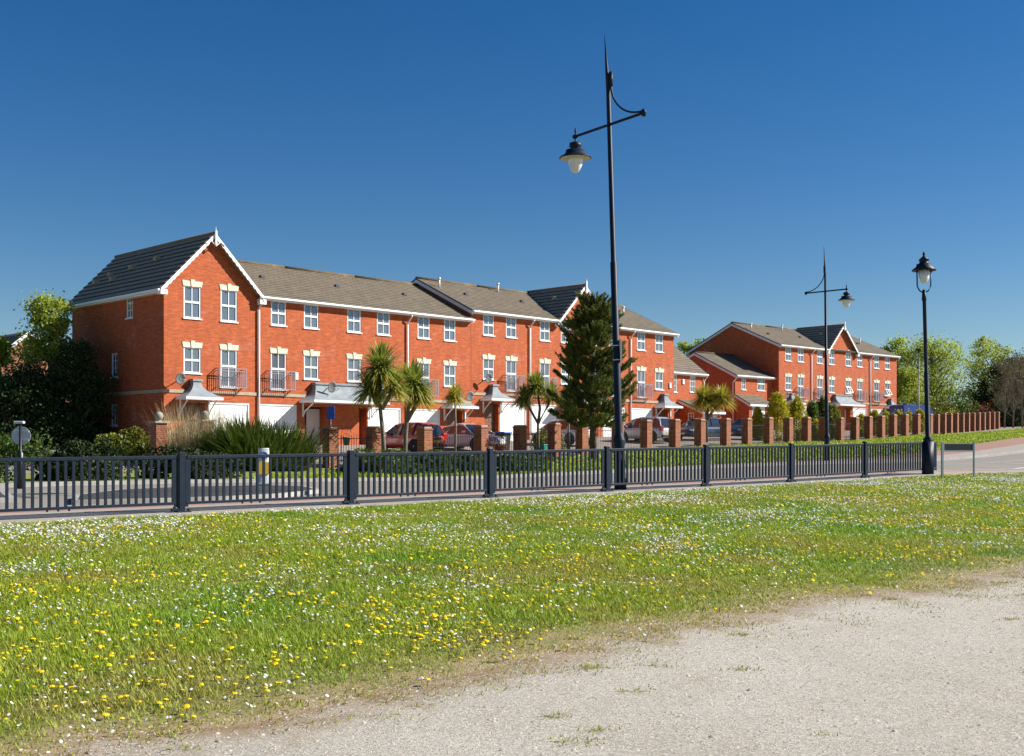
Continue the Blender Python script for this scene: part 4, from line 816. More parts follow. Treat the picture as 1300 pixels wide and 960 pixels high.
def plain_house(label, O, ang, base, W_, DP, EV, RZ, wins, porch=None, mats='brick', group=None, alarm=None, pipe=None, sidewin=()):
    t_ = thing('brick_house', label, 'house', (O[0], O[1], base), ang, group); mb = MB(); ops = [(c-w/2, c+w/2, z, z+h, .1, True) for (c, z, w, h, k) in wins]
    wall_open(mb, 0, W_, -1.5, EV, ops, lambda a, z, d: (a, d, z), None); mb.face([(W_, DP, -1.5), (0, DP, -1.5), (0, DP, EV), (W_, DP, EV)])
    for X in (0, W_): mb.face([(X, 0, -1.5), (X, DP, -1.5), (X, DP, EV), (X, DP/2, RZ-.06), (X, 0, EV)])
    part('wall', mb, [mats, 'room'], t_); oh = .25; ez = EV+.04
    for (c, z, w, h, k) in wins: window(t_, c, z, w, h, k)
    mb = MB(); slope(mb, (-.12, -oh, ez), (W_+.12, -oh, ez), (-.12, DP/2, RZ), (W_+.12, DP/2, RZ)); slope(mb, (W_+.12, DP+oh, ez), (-.12, DP+oh, ez), (W_+.12, DP/2, RZ), (-.12, DP/2, RZ)); rf = part('roof', mb, 'roof_tile', t_)
    mb = MB(); ridge(mb, (-.12, DP/2, RZ+.03), (W_+.12, DP/2, RZ+.03)); part('ridge', mb, 'ridge_tile', rf, True)
    mb = MB(); mb.box(-.12, W_+.12, -oh-.03, -.003, ez-.22, ez-.02); part('fascia', mb, 'white_upvc', t_)
    mb = MB(); mb.box(-.14, W_+.14, -oh-.15, -oh-.032, ez-.13, ez-.02); part('gutter', mb, 'white_upvc', t_, bevel=.02)
    for X in (-.14, W_+.105):
        for ya in (-oh, DP+oh): barge_side(t_, X, ya, ez, DP/2, RZ)
    if pipe: mb = MB(); x_, y_ = pipe; mb.tube([(W_ if x_ > 1 else -.05, -oh-.1, ez-.12), (x_, y_, ez-.6), (x_, y_, -.5)], [.05]*3, 8); part('downpipe', mb, 'white_upvc', t_, True)
    if alarm: mb = MB(); mb.box(alarm[0]-.13, alarm[0]+.13, -.09, -.002, alarm[1]-.2, alarm[1]+.2); part('alarm_box', mb, 'white_paint', t_, bevel=.02)
    if porch:
        x0, x1, dp, ze, zt, dw, ww, sw = porch; pb = MB()
        po = [(dw[0], dw[1], -.5, dw[2], .08, False), (ww[0], ww[1], ww[2], ww[3], .1, True)]
        wall_open(pb, x0, x1, -1.5, ze, po, lambda a, z, d: (a, -dp+d, z), None)
        so = [(sw[0], sw[1], sw[2], sw[3], .1, True)] if sw else []
        wall_open(pb, -dp, 0, -1.5, ze, so, lambda a, z, d: (x0+d, a, z), None); pb.face([(x0, -dp, ze), (x0, 0, ze), (x0, 0, zt-.05)])
        pb.face([(x1, -dp, -1.5), (x1, 0, -1.5), (x1, 0, zt-.05), (x1, -dp, ze)]); po_ = part('porch', pb, [mats, 'room'], t_)
        rb = MB(); slope(rb, (x0-.2, -dp-.25, ze+.02), (x1+.2, -dp-.25, ze+.02), (x0-.2, -.01, zt), (x1+.2, -.01, zt)); part('porch_roof', rb, 'roof_tile', po_)
        fb_ = MB(); fb_.box(x0-.2, x1+.2, -dp-.3, -dp-.003, ze-.2, ze-.02); part('porch_fascia', fb_, 'white_upvc', po_)
        bb = MB(); A = (x0-.2, -dp-.25, ze); B_ = (x0-.2, 0, zt); bb.box(0, .035, 0, 1, 0, 1, 0, lambda x, y, z: (x0-.235+x, -dp-.25+(dp+.25)*y, ze+(zt-ze)*y-.05-.2*(1-z))); part('bargeboard', bb, 'white_paint', po_)
        db = MB(); db.box(dw[0]+.003, dw[1]-.003, -dp+.03, -dp+.08, -.4, dw[2]-.003); db.box((dw[0]+dw[1])/2-.3, (dw[0]+dw[1])/2-.05, -dp+.015, -dp+.03, 1.2, 1.8); part('porch_door', db, 'door_white', po_)
        window(po_, (ww[0]+ww[1])/2, ww[2], ww[1]-ww[0], ww[3]-ww[2], 'slit', y=-dp, cur=5)
        if sw: w_ = window(po_, 0, sw[2], sw[1]-sw[0], sw[3]-sw[2], 'slit', cur=5, rot=-PI/2); w_.location = (x0, (sw[0]+sw[1])/2, sw[2])
    return t_
Cf = (7.3144, 87.713)
plain_house('two-storey brick house with porch attached to the right end of the long terrace', Cf, AA, 2.3, 12.3, 7.8, 5.45, 8.6, [(8.32, 3.87, .45, 1.4, 'slit'), (10.7, 3.95, .75, 1.3, 'slit')],
    porch=(8.85, 11.5, 2.25, 2.3, 3.3, (8.92, 9.95, 2.1), (10.3, 10.95, 1.3, 2.15), (-1.45, -.85, 1.25, 2.2)), alarm=(9.35, 4.75), pipe=(12.2, -.08))
plain_house('lower two-storey brick house with porch set against the distant terrace gable', (19.53, 101.8), AB, 3.2, 5.45, 9.0, 4.83, 7.14, [(1.26, 3.63, .62, 1.2, 'slit'), (3.79, 3.63, 1.1, 1.2, 'sash')],
    porch=(.1, 3.07, 1.43, 2.3, 3.2, (1.62, 2.45, 2.15), (.55, 1.05, 1.1, 2.1), None), pipe=(-.08, .15))
def gable_house(label, O, ang, base, W_, DP, EV, RZ, wins):
    t_ = thing('brick_house', label, 'house', (O[0], O[1], base), ang); mb = MB(); ops = [(c-w/2, c+w/2, z, z+h, .1, True) for (c, z, w, h, k) in wins]
    wall_open(mb, 0, W_, -1.5, EV, ops, lambda a, z, d: (a, d, z), None); mb.face([(0, 0, EV), (W_, 0, EV), (W_/2, 0, RZ-.06)]); mb.face([(0, DP, EV), (W_, DP, EV), (W_/2, DP, RZ-.06)]); mb.face([(W_, DP, -1.5), (0, DP, -1.5), (0, DP, EV), (W_, DP, EV)])
    for X in (0, W_): mb.face([(X, 0, -1.5), (X, DP, -1.5), (X, DP, EV), (X, 0, EV)])
    part('wall', mb, ['far_brick', 'room'], t_)
    for w in wins: window(t_, w[0], w[1], w[2], w[3], w[4], cur=5)
    mb = MB(); xo = .3; sl = (RZ-EV)/(W_/2); ze = EV-xo*sl; slope(mb, (-xo, DP+.2, ze), (-xo, -.3, ze), (W_/2, DP+.2, RZ), (W_/2, -.3, RZ)); slope(mb, (W_+xo, -.3, ze), (W_+xo, DP+.2, ze), (W_/2, -.3, RZ), (W_/2, DP+.2, RZ)); part('roof', mb, 'roof_tile', t_)
    barge(t_, (-xo, -.34, ze+.05), (W_/2, -.34, RZ+.05), .28, False); barge(t_, (W_+xo, -.34, ze+.05), (W_/2, -.34, RZ+.05), .28, False)
    mb = MB(); slope(mb, (W_*.45, -1.6, 2.4), (W_*.95, -1.6, 2.4), (W_*.45, -.02, 3.2), (W_*.95, -.02, 3.2)); mb.box(W_*.47, W_*.5, -1.5, -1.45, -1, 2.35); pr = part('porch_roof', mb, 'roof_tile', t_)
    mb = MB(); mb.box(W_*.45, W_*.95, -1.66, -1.61, 2.24, 2.42); part('porch_fascia', mb, 'white_upvc', pr)
gable_house('brick house with white bargeboards half hidden behind the trees on the left', (-34.6, 74.5), AA, 1.2, 7.2, 9, 5.2, 8.2, [(1.8, 3.2, .9, 1.2, 'sash'), (4.8, 3.2, .9, 1.2, 'sash'), (1.9, .8, 1.2, 1.2, 'sash')])

# ------------------------------------------------------------------ boundary wall with brick piers
w1 = np.array([.675, .738]); w1 = w1/np.linalg.norm(w1); O1 = np.array([-1.76, 54.]); ts = [-8.01, -5.69, -2.67, .96, 3.69, 6.26, 8.47, 11.52, 14.12, 16.88, 19.49, 22.26, 24.72, 27.32, 29.85, 32.29, 34.7, 37.07, 39.37, 41.52, 43.61, 45.65, 47.75, 49.9, 52.3]
piers = [(O1+w1*t, math.atan2(w1[1], w1[0])) for t in ts]; w2 = np.array([.541, .841]); p_ = piers[-1][0]
for i in range(1, 13): piers.append((p_+w2*2.35*i, math.atan2(w2[1], w2[0])))
root = thing('boundary_wall', 'long garden wall of evenly spaced square brick piers with dark railings between, across the road', 'wall', (O1[0], O1[1], 0)); a_ = .48
pm = MB(); pm.box(-a_, 0, 0, a_, -.6, 1.56); pm.box(-a_-.03, .03, -.03, a_+.03, 1.56, 1.63); cm = MB(); cm.box(-a_+.02, -.02, .02, a_-.02, 1.63, 1.70)
PM = pm.mesh('pier', 'pier_brick'); CM = cm.mesh('cap', 'band_stone')
for (p, an) in piers:
    o = obj('pier', PM, root, (p[0]-O1[0], p[1]-O1[1], H(*p)+random.uniform(-.03, .03)), an+random.uniform(-.03, .03)); obj('cap', CM, o)
for i in range(len(piers)-1):
    (p, an), (q, _) = piers[i], piers[i+1]; d = q-p; L = np.linalg.norm(d)-a_; an2 = math.atan2(d[1], d[0]); za, zb = H(*p), H(*q)
    if i in (1,): continue
    mb = MB(); T = lambda x, y, z: (x, y, z+(zb-za)*x/L)
    n = int(L/.14); mb.box(0, L, .195, .225, 1.2, 1.23, 0, T); mb.box(0, L, .195, .225, .12, .15, 0, T)
    for k in range(1, n): x = L*k/n; mb.box(x-.007, x+.007, .203, .217, -.05, 1.36, 0, T)
    part('railing', mb, 'black_iron', root, loc=(p[0]-O1[0], p[1]-O1[1], za), rotz=an2)
def ball_pier(label, x, y):
    t_ = thing('gate_pier', label, 'gate pier', (x, y, H(x, y)), AA, 'ball-topped gate piers'); mb = MB(); mb.box(-.23, .23, -.23, .23, -.5, 1.68); part('shaft', mb, 'pier_brick', t_)
    mb = MB(); mb.box(-.31, .31, -.31, .31, 1.68, 1.75); mb.lathe([(.1, 1.75), (.08, 1.79)], 12); part('capstone', mb, 'concrete', t_)
    mb = MB(); mb.lathe([(.001, 1.78)]+[(.17*math.sin(PI*i/10), 1.96-.17*math.cos(PI*i/10)) for i in range(1, 10)]+[(.001, 2.13)], 18); part('ball', mb, 'concrete', t_, True)
ball_pier('brick gate pier with stone ball at the front corner of the end house', -13.85, 45.6); ball_pier('brick gate pier with stone ball behind the dry pampas grass', -12.75, 48.3)
t_ = thing('timber_fence', 'pale weathered timber fence panel between the ball-topped piers', 'fence', (-13.65, 45.9, H(-13.65, 45.9)), math.atan2(2.7, 1.1))
mb = MB()
for i in range(20): mb.box(.05+i*.125, .165+i*.125, -.012, .012, 0, 1.38+.015*(i % 3))
part('boards', mb, 'timber', t_); mb = MB(); mb.box(0, 2.6, .012, .05, .3, .4); mb.box(0, 2.6, .012, .05, 1.0, 1.1); part('rails', mb, 'timber', t_)

# ------------------------------------------------------------------ vehicles
def car(label, name, x, y, heading, paint, L=4.0, Wd=1.7, Hh=1.46, kind='hatch', z=None):
    t_ = thing(name, label, 'car', (x, y, (H(x, y) if z is None else z)), heading)
    hw = Wd/2
    # stations along x (rear negative, front positive): (x, z_bottom, z_belt, halfwidth)
    st_ = [(-L/2, .45, .72, .74), (-L/2+.06, .30, .86, .88), (-L/2+.35, .22, .93, .97), (-L*.25, .20, .93, 1.0), (0, .20, .91, 1.0), (L*.2, .20, .90, 1.0), (L*.33, .22, .84, .98), (L/2-.25, .22, .72, .92), (L/2-.05, .28, .60, .78), (L/2, .38, .50, .66)]
    if kind == 'van': st_ = [(-L/2, .35, 1.0, .94), (-L/2+.08, .28, 1.05, .98), (0, .25, 1.05, 1), (L*.3, .25, 1.05, 1), (L*.42, .25, .95, .95), (L/2-.05, .28, .8, .85), (L/2, .4, .62, .75)]
    mb = MB(); rows = []
    for (xx, zb, zt, w) in st_:
        W0 = hw*w; zm = (zb+zt)/2; half = [(0, zb), (W0*.86, zb), (W0*.98, zb+.08), (W0, zm), (W0*.97, zt-.08), (W0*.88, zt), (0, zt+.035)]
        full = half+[(-a, b) for a, b in half[-2:0:-1]]; rows.append([mb.vert((xx, a, b)) for a, b in full])
    n = len(rows[0])
    for a, b in zip(rows[:-1], rows[1:]):
        for j in range(n): mb.f.append([a[j], b[j], b[(j+1) % n], a[(j+1) % n]]); mb.m.append(0)
    mb.f.append(rows[0]); mb.m.append(0); mb.f.append(rows[-1][::-1]); mb.m.append(0)
    body = part('body', mb, paint, t_, True, sub=1)
    # greenhouse
    if kind == 'hatch': g = [(-L/2+.16, .90, .80), (-L/2+.42, Hh-.13, .68), (-L/2+.75, Hh-.02, .66), (-.1, Hh, .67), (.35, Hh-.05, .66), (L*.29, .88, .84)]
    elif kind == 'saloon': g = [(-L/2+.55, .90, .78), (-L/2+1.15, Hh-.10, .64), (-.35, Hh, .66), (.0, Hh, .66), (.35, Hh-.06, .65), (L*.27, .88, .84)]
    elif kind == 'mpv': g = [(-L/2+.12, .92, .84), (-L/2+.30, Hh-.12, .72), (-L/2+.6, Hh-.02, .70), (-.1, Hh, .70), (.45, Hh-.08, .68), (L*.36, .85, .86)]
    else: g = [(-L/2+.05, 1.03, .97), (-L/2+.12, Hh-.1, .88), (-L/2+.4, Hh, .86), (.5, Hh, .86), (L*.28, Hh-.12, .84), (L*.42, 1.0, .93)]
    def gh(name, ins, zlo, mt, off=0.0):
        mb = MB(); rows = []
        for k, (xx, zt, w) in enumerate(g):
            W0 = hw*w; base = hw*.9
            zb = .86; rows.append([mb.vert((xx, sy*(base if abs(zt-zb) > .1 else W0), zb)) if False else mb.vert((xx, sy, zz)) for sy, zz in ((-base, zb), (-(W0+.02), max(zb, zt-.07)), (-W0*.85, max(zb, zt)), (W0*.85, max(zb, zt)), (W0+.02, max(zb, zt-.07)), (base, zb))])
        for a, b in zip(rows[:-1], rows[1:]):
            for j in range(5): mb.f.append([a[j], a[j+1], b[j+1], b[j]]); mb.m.append(0)
        mb.f.append(rows[0]); mb.m.append(0); mb.f.append(rows[-1][::-1]); mb.m.append(0)
        return part(name, mb, mt, t_, False)
    cab = gh('windows', 0, 0, paint if kind == 'van' else 'car_glass')
    # roof panel and pillars in body colour
    mb = MB(); q = g[1:-1]
    for a, b in zip(q[:-1], q[1:]):
        wa, wb = hw*a[2]*.9, hw*b[2]*.9; za, zb = a[1]+.012, b[1]+.012
        mb.face([(a[0], -wa, za-.012), (b[0], -wb, zb-.012), (b[0], -wb*.8, zb+.01), (a[0], -wa*.8, za+.01)]); mb.face([(a[0], -wa*.8, za+.01), (b[0], -wb*.8, zb+.01), (b[0], wb*.8, zb+.01), (a[0], wa*.8, za+.01)]); mb.face([(a[0], wa*.8, za+.01), (b[0], wb*.8, zb+.01), (b[0], wb, zb-.012), (a[0], wa, za-.012)])
        for sy in (-1, 1): mb.face([(a[0], sy*wa, za-.012), (b[0], sy*wb, zb-.012), (b[0], sy*(hw*b[2]+.035), zb-.10), (a[0], sy*(hw*a[2]+.035), za-.10)])
    for sy in (-1, 1):
        for (i, j) in ((0, 1), (-1, -2)):
            a, b = g[i], g[j]; mb.tube([(a[0], sy*(hw*.88), .88), (b[0], sy*(hw*b[2]), b[1]-.04)], [.045, .035], 6)
        mb.tube([(-.15, sy*(hw*.915), .88), (-.2, sy*(hw*.69), Hh-.05)], [.03, .03], 6)
        if kind in ('hatch', 'mpv'): mb.tube([(-L*.27, sy*(hw*.915), .88), (-L*.29, sy*(hw*.70), Hh-.06)], [.06, .05], 6)
    part('roof', mb, paint, t_)
    wr = .31 if kind != 'van' else .34
    tm = MB(); tm.lathe([(wr-.05, -.10), (wr, -.08), (wr, .08), (wr-.05, .10)], 24); TM = tm.mesh('wheel', 'tyre', True); rm = MB(); rm.lathe([(.20, -.105), (.205, -.112), (.05, -.106), (.03, -.12)], 20)
    RM = rm.mesh('rim', 'rim'); am = MB(); am.tube([(0, 0, -.02), (0, 0, .02)], [wr+.055, wr+.055], 24); AM = am.mesh('wheel_arch', 'tyre')
    for xx in (-L/2+.72, L/2-.78):
        for sy in (-1, 1):
            o = obj('wheel', TM, t_, (xx, sy*(hw-.11), wr)); o.rotation_euler = (R(90)*(1 if sy < 0 else -1)*(-1), 0, 0) if False else (R(-90)*sy*-1, 0, 0)
            r_ = obj('rim', RM, o); r_.rotation_euler = (0, 0, 0) if True else (PI, 0, 0)
            w_ = obj('wheel_arch', AM, t_, (xx, sy*(hw-.012), wr+.02)); w_.rotation_euler = (R(90), 0, 0)
    for sy in (-1, 1):
        mb = MB(); a = sy*hw*.60; b = sy*hw*.93; y0, y1 = min(a, b), max(a, b); zt = .98 if kind in ('mpv', 'hatch') else .86
        mb.box(-L/2+.0, -L/2+.22, y0, y1, zt-.30, zt-.02, 0, lambda x, y, z: (x+(z-.6)*.12, y, z)); part('tail_light', mb, 'tail_lamp', t_, bevel=.03)
        mb = MB(); mb.box(L/2-.42, L/2-.10, y0, y1, .56, .73, 0, lambda x, y, z: (x-(abs(y)/hw-.6)*.25, y, z)); part('headlight', mb, 'head_lamp', t_, bevel=.03)
        mb = MB(); mb.box(.62, .80, sy*(hw-.02) if sy > 0 else -hw-.14, sy*hw+.14 if sy > 0 else -(hw-.02), .92, 1.04); part('mirror', mb, paint, t_, bevel=.03)
    mb = MB(); mb.box(-L/2-.02, -L/2+.03, -.26, .26, .50, .61); part('number_plate', mb, 'plate_yellow', t_); mb = MB(); mb.box(L/2-.02, L/2+.015, -.26, .26, .36, .47); part('number_plate', mb, 'plate_white', t_)
    mb = MB(); mb.box(-L/2-.03, -L/2+.12, -hw*.82, hw*.82, .28, .42); mb.box(L/2-.14, L/2+.01, -hw*.7, hw*.7, .24, .34); part('bumper', mb, 'tyre', t_, bevel=.03)
    return t_
AV = AA+PI/2; AN = AA-PI/2
car('red hatchback parked nose to the garage behind the two cordylines', 'parked_car', -5.15, 58.6, AV, 'paint_red', 4.0, 1.7, 1.50)
car('silver car facing the road behind the thin yellow cordyline', 'parked_car', -2.35, 61.6, AN, 'paint_silver', 4.5, 1.78, 1.42, 'saloon')
car('white hatchback with red tail lamps left of the pine trunk', 'parked_car', 2.95, 68.0, AV, 'paint_white', 4.0, 1.72, 1.48)
car('pale silver compact car with yellow plate right of the tall near lamp', 'parked_car', 8.25, 72.0, AV, 'paint_pale', 3.75, 1.68, 1.52, 'mpv')
car('dark blue car behind the brick piers in front of the two-storey house porch', 'parked_car', 12.45, 76.6, AA+PI, 'paint_blue', 4.3, 1.75, 1.45)
car('darker navy car parked farthest right, beside the small golden conifer', 'parked_car', 16.5, 81.5, AA+PI, 'paint_ink', 4.3, 1.75, 1.47)
# box van
vx, vy = 39.4, 114.; t_ = car('dark blue van standing beyond the right end of the distant terrace', 'parked_van', vx, vy, R(30), 'van_blue', 5.0, 2.0, 2.3, 'van', z=3.6); t_['category'] = 'van'
p = (1.75, 60.9); t_ = thing('recycling_crate', 'teal recycling crate by the round green bush behind the piers', 'crate', (p[0], p[1], H(*p)+.0), AA)
mb = MB(); mb.box(-.45, .45, -.3, .3, 0, .42, 0, lambda x, y, z: (x*(.85+.36*z), y*(.85+.36*z), z)); part('tub', mb, 'crate_teal', t_, bevel=.02); mb = MB(); mb.box(-.48, .48, -.33, .33, .42, .48); part('lid', mb, 'crate_teal', t_, bevel=.02)
p = (-.45, 61.2); t_ = thing('wheelie_bin', 'dark wheeled bin with blue lid between the piers, beside the pink shrub', 'bin', (p[0], p[1], H(*p)), AA)
mb = MB(); mb.box(-.28, .28, -.3, .3, .1, .98, 0, lambda x, y, z: (x*(.8+.2*z), y*(.8+.2*z), z)); part('body', mb, 'tyre', t_, bevel=.03); mb = MB(); mb.box(-.31, .31, -.36, .34, .98, 1.08); part('lid', mb, 'sign_blue', t_, bevel=.03); mb = MB(); mb.tube([(-.25, .32, .1), (.25, .32, .1)], [.1, .1], 12); part('wheels', mb, 'tyre', t_)
p = (-7.25, 50.9); t_ = thing('hanging_pot', 'dark green pot hanging from a curled iron stand beside the blue sign', 'pot', (p[0], p[1], H(*p)))
mb = MB(); mb.tube([(-.22, 0, 0), (-.22, 0, 1.2), (-.17, 0, 1.5), (0, 0, 1.62), (.17, 0, 1.5), (.2, 0, 1.35)], [.014]*6, 6); mb.tube([(-.17, 0, 1.1), (-.12, 0, 1.25), (0, 0, 1.3), (.12, 0, 1.25), (.17, 0, 1.1)], [.008]*5, 5); part('stand', mb, 'black_iron', t_)
mb = MB(); mb.lathe([(.12, .78), (.17, 1.1), (.19, 1.1), (.19, 1.14), (.15, 1.14)], 16); part('pot', mb, 'bin_green', t_, True)

# ------------------------------------------------------------------ vegetation
def blades(C, dirs, Ls, w, droop, seg=4, tv=.25, warm=.15):
    """strap leaves: C base points (n,3), dirs unit (n,3); returns quads"""
    n = len(C); dirs = dirs/np.linalg.norm(dirs, axis=1)[:, None]; side = np.cross(dirs, [0, 0, 1.]); side /= (np.linalg.norm(side, axis=1)[:, None]+1e-6)
    V = []; 
    for k in range(seg+1):
        a = k/seg; p = C+dirs*(Ls*a)[:, None]; p[:, 2] -= droop*Ls*a**2.2*(1-dirs[:, 2]*.6); ww = w*(1-a**2*.95)*(.6+.4*min(1, a*4))
        V += [p-side*(ww/2)[:, None] if np.ndim(ww) else p-side*ww/2, p+side*(ww/2)[:, None] if np.ndim(ww) else p+side*ww/2]
    V = np.stack(V, 1).reshape(-1, 3); m = 2*(seg+1); f = np.array([[2*k, 2*k+1, 2*k+3, 2*k+2] for k in range(seg)])
    Fc = (np.arange(n)[:, None, None]*m+f[None]).reshape(-1, 4); return V, Fc, np.repeat(tints(n, tv, warm), m, 0)
def rand_dirs(n, zlo=-.3, zhi=1.): 
    a = rng.uniform(0, 2*PI, n); z = rng.uniform(zlo, zhi, n); r = np.sqrt(1-z*z); return np.c_[r*np.cos(a), r*np.sin(a), z]
def cordyline(label, base, stems, mname='leaf_palm', tr=.10):
    t_ = thing('cordyline', label, 'tree', base, 0); mb = MB()
    for (pts, hr, nb) in stems: mb.tube(pts, [tr*(1-.35*i/(len(pts)-1)) for i in range(len(pts))], 8)
    part('trunk', mb, 'grey_bark', t_, True)
    for (pts, hr, nb) in stems:
        nb = int(nb*2.3); hr *= 1.2; c = np.array(pts[-1]); d = rand_dirs(nb, -.5, 1.); C = np.repeat(c[None], nb, 0)+rng.normal(0, .04, (nb, 3))*[1, 1, 2]
        L_ = hr*rng.uniform(.8, 1.15, nb); V, Fc, tn = blades(C, d, L_, .075*hr/.9, .26); old = d[:, 2] < -.25; tn[np.repeat(old, 10)] *= np.array([1.3, 1.0, 1.1])
        o = obj('leaf_crown', npmesh('leaf_crown', V, Fc, mname, tn), t_)
g = lambda x, y: (x, y, H(x, y))
cordyline('branching cordyline, left of the pair in front of the red car', g(-5.15, 47.3), [([(0, 0, -.2), (-.1, 0, 1.5), (-.25, 0, 2.9), (-.2, .1, 4.2)], 1.0, 230), ([(-.15, 0, 2.5), (-.5, .1, 3.0), (-.62, .1, 3.25)], .85, 170), ([(-.15, 0, 2.5), (.15, 0, 3.0), (.28, -.1, 3.4)], .8, 150)])
cordyline('cordyline with leaning stem, right of the pair in front of the red car', g(-4.55, 49.2), [([(0, 0, -.2), (.05, 0, 1.4), (.15, 0, 2.4), (.35, 0, 3.55)], .95, 240), ([(.1, 0, 2.0), (.5, .1, 2.7), (.62, .1, 3.0)], .75, 140)])
cordyline('thin yellowish cordyline on one tall slim stem before the silver car', g(-2.58, 52.6), [([(0, 0, -.2), (.03, 0, 1.6), (0, 0, 3.05)], .62, 150)], 'leaf_palm_yellow', .06)
cordyline('dark forked cordyline left of the pine in front of a white garage door', g(1.35, 60.2), [([(0, 0, -.1), (0, 0, 1.6), (-.5, .1, 2.5), (-.75, .1, 2.9)], .75, 150), ([(0, 0, 1.6), (.1, 0, 2.4), (-.1, 0, 3.5)], .85, 190), ([(0, 0, 1.6), (.5, 0, 2.5), (.7, 0, 3.1)], .7, 150)], 'leaf_palm', .08)
cordyline('bushy yellow-green cordyline in front of the two-storey house porch', g(12.35, 73.8), [([(0, 0, 0), (0, 0, 1.6), (-.2, 0, 2.7)], .95, 220), ([(0, 0, 1.4), (.6, 0, 2.3), (.95, 0, 2.75)], .9, 200), ([(0, 0, 1.4), (.2, .3, 2.6)], .8, 140)], 'leaf_palm_yellow')
# New Zealand flax, pampas
def flax(label, c, r, n, L0, L1, mname='leaf_flax', name='flax_bush', w=.07, up=.75, droop=.35, cat='plant'):
    a = rng.uniform(0, 2*PI, n); q = r*np.sqrt(rng.random(n)); x = c[0]+q*np.cos(a); y = c[1]+q*np.sin(a)*.7; C = np.c_[x-c[0], y-c[1], Hn(x, y)-H(*c)-.05]
    d = np.c_[np.cos(a)*q/r*.9+rng.normal(0, .42, n), np.sin(a)*q/r*.9+rng.normal(0, .42, n), up+rng.normal(.3, .35, n)]; V, Fc, tn = blades(C, d, rng.uniform(L0, L1, n)*(.8+.35*vn(x, y, .6)), w, droop, 5, tv=.5)
    o = obj(name, npmesh(name, V, Fc, mname, tn), None, (c[0], c[1], H(*c))); tag(o, label, cat); return o
flax('large dark clump of sword-leaved flax spilling towards the kerb, left of the wide canopy', (-9.9, 45.6), 1.8, 2600, 1.5, 2.75, w=.085, up=1.15, droop=.42)
flax('tall dry straw-coloured pampas grass in front of the end house porch', (-12.6, 46.6), 1.15, 1300, 1.5, 3.0, 'dry_stalk', 'pampas_grass', .018, 1.9, .12, 'grass')
def bush(name, label, c, rx, ry, h, n, size, mname, cat='bush', asp=.6, group=None, z0=0., shape=1., lumps=7, tv=.35):
    """shrub: leaves gathered in lumps over a rounded body"""
    t_ = thing(name, label, cat, (c[0], c[1], H(*c)+z0), 0, group); P = []
    L_ = rng.normal(size=(lumps*6, 3)); L_ /= np.linalg.norm(L_, axis=1)[:, None]; L_[:, 2] = np.abs(L_[:, 2]); rr = rng.uniform(.5, .92, len(L_)); L_ *= rr[:, None]
    k = rng.integers(0, len(L_), n); dd = rng.normal(size=(n, 3)); dd /= np.linalg.norm(dd, axis=1)[:, None]; P = L_[k]+dd*(rng.uniform(.12, .32, len(L_))[k])[:, None]
    P = P*np.array([rx, ry, h])/1.05; P[:, 2] = np.abs(P[:, 2])+.03
    V, Fc, tn = leaves(P, size, asp, .2, tv); obj('foliage', npmesh('foliage', V, Fc, mname, tn), t_)
    mb = MB()
    for i in range(5): a = i*1.26; mb.tube([(0, 0, -.1), (rx*.3*math.cos(a), ry*.3*math.sin(a), h*.4), (rx*.55*math.cos(a), ry*.55*math.sin(a), h*.75)], [.03, .022, .01], 5)
    part('stems', mb, 'bark', t_); return t_
bush('laurel_bush', 'broad yellow-green bush against the shaded side of the end house', (-15.9, 47.6), 2.1, 1.3, 1.42, 5200, .14, 'leaf_laurel')
bush('laurel_bush', 'low dark green bush left of the broad yellow-green bush', (-19.6, 45.6), 1.9, 1.3, 1.25, 3400, .13, 'leaf_green')
bush('round_bush', 'round green bush between the piers below the forked cordyline', (2.0, 61.6), 1.0, .9, 1.5, 2600, .10, 'leaf_laurel')
bush('pink_shrub', 'sparse reddish shrub with pink blossom between two piers', (-1.0, 59.2), 1.0, .7, 1.35, 900, .06, 'leaf_rust')
# low hedge behind the kerb, one continuous planting of shrubs
hx = [(-19.5, 1.15, 'dark low shrub at the far left behind the kerb'), (-16.2, 1.0, 'dark low shrub left of the front gate pier'), (-13.2, 1.05, 'green low shrub at the foot of the ball-topped pier'), (-10.4, .9, 'green low shrub below the pampas grass'), (-2.6, .8, 'green low shrub under the cordyline pair'), (-5.0, .8, 'green low shrub under the blue sign'), (-.4, .6, 'green low shrub under the thin yellow cordyline')]
def kpos(px_x, off=1.3):
    t = 0
    for tt in np.arange(-20, 60, .1):
        x, y = XY(k1-off, tt)
        if x > px_x: return x, y
for (X_, h_, lb_) in hx:
    c = kpos(X_, 1.7 if h_ > .85 else 2.6); bush('low_shrub', lb_, c, 2.0, 1.2, h_*1.25, 7500, .11, 'leaf_dark' if X_ < -8 else 'leaf_green', group='low shrubs behind the far kerb')  # left shrubs get darker leaves, painting in the shade of neighbouring plants
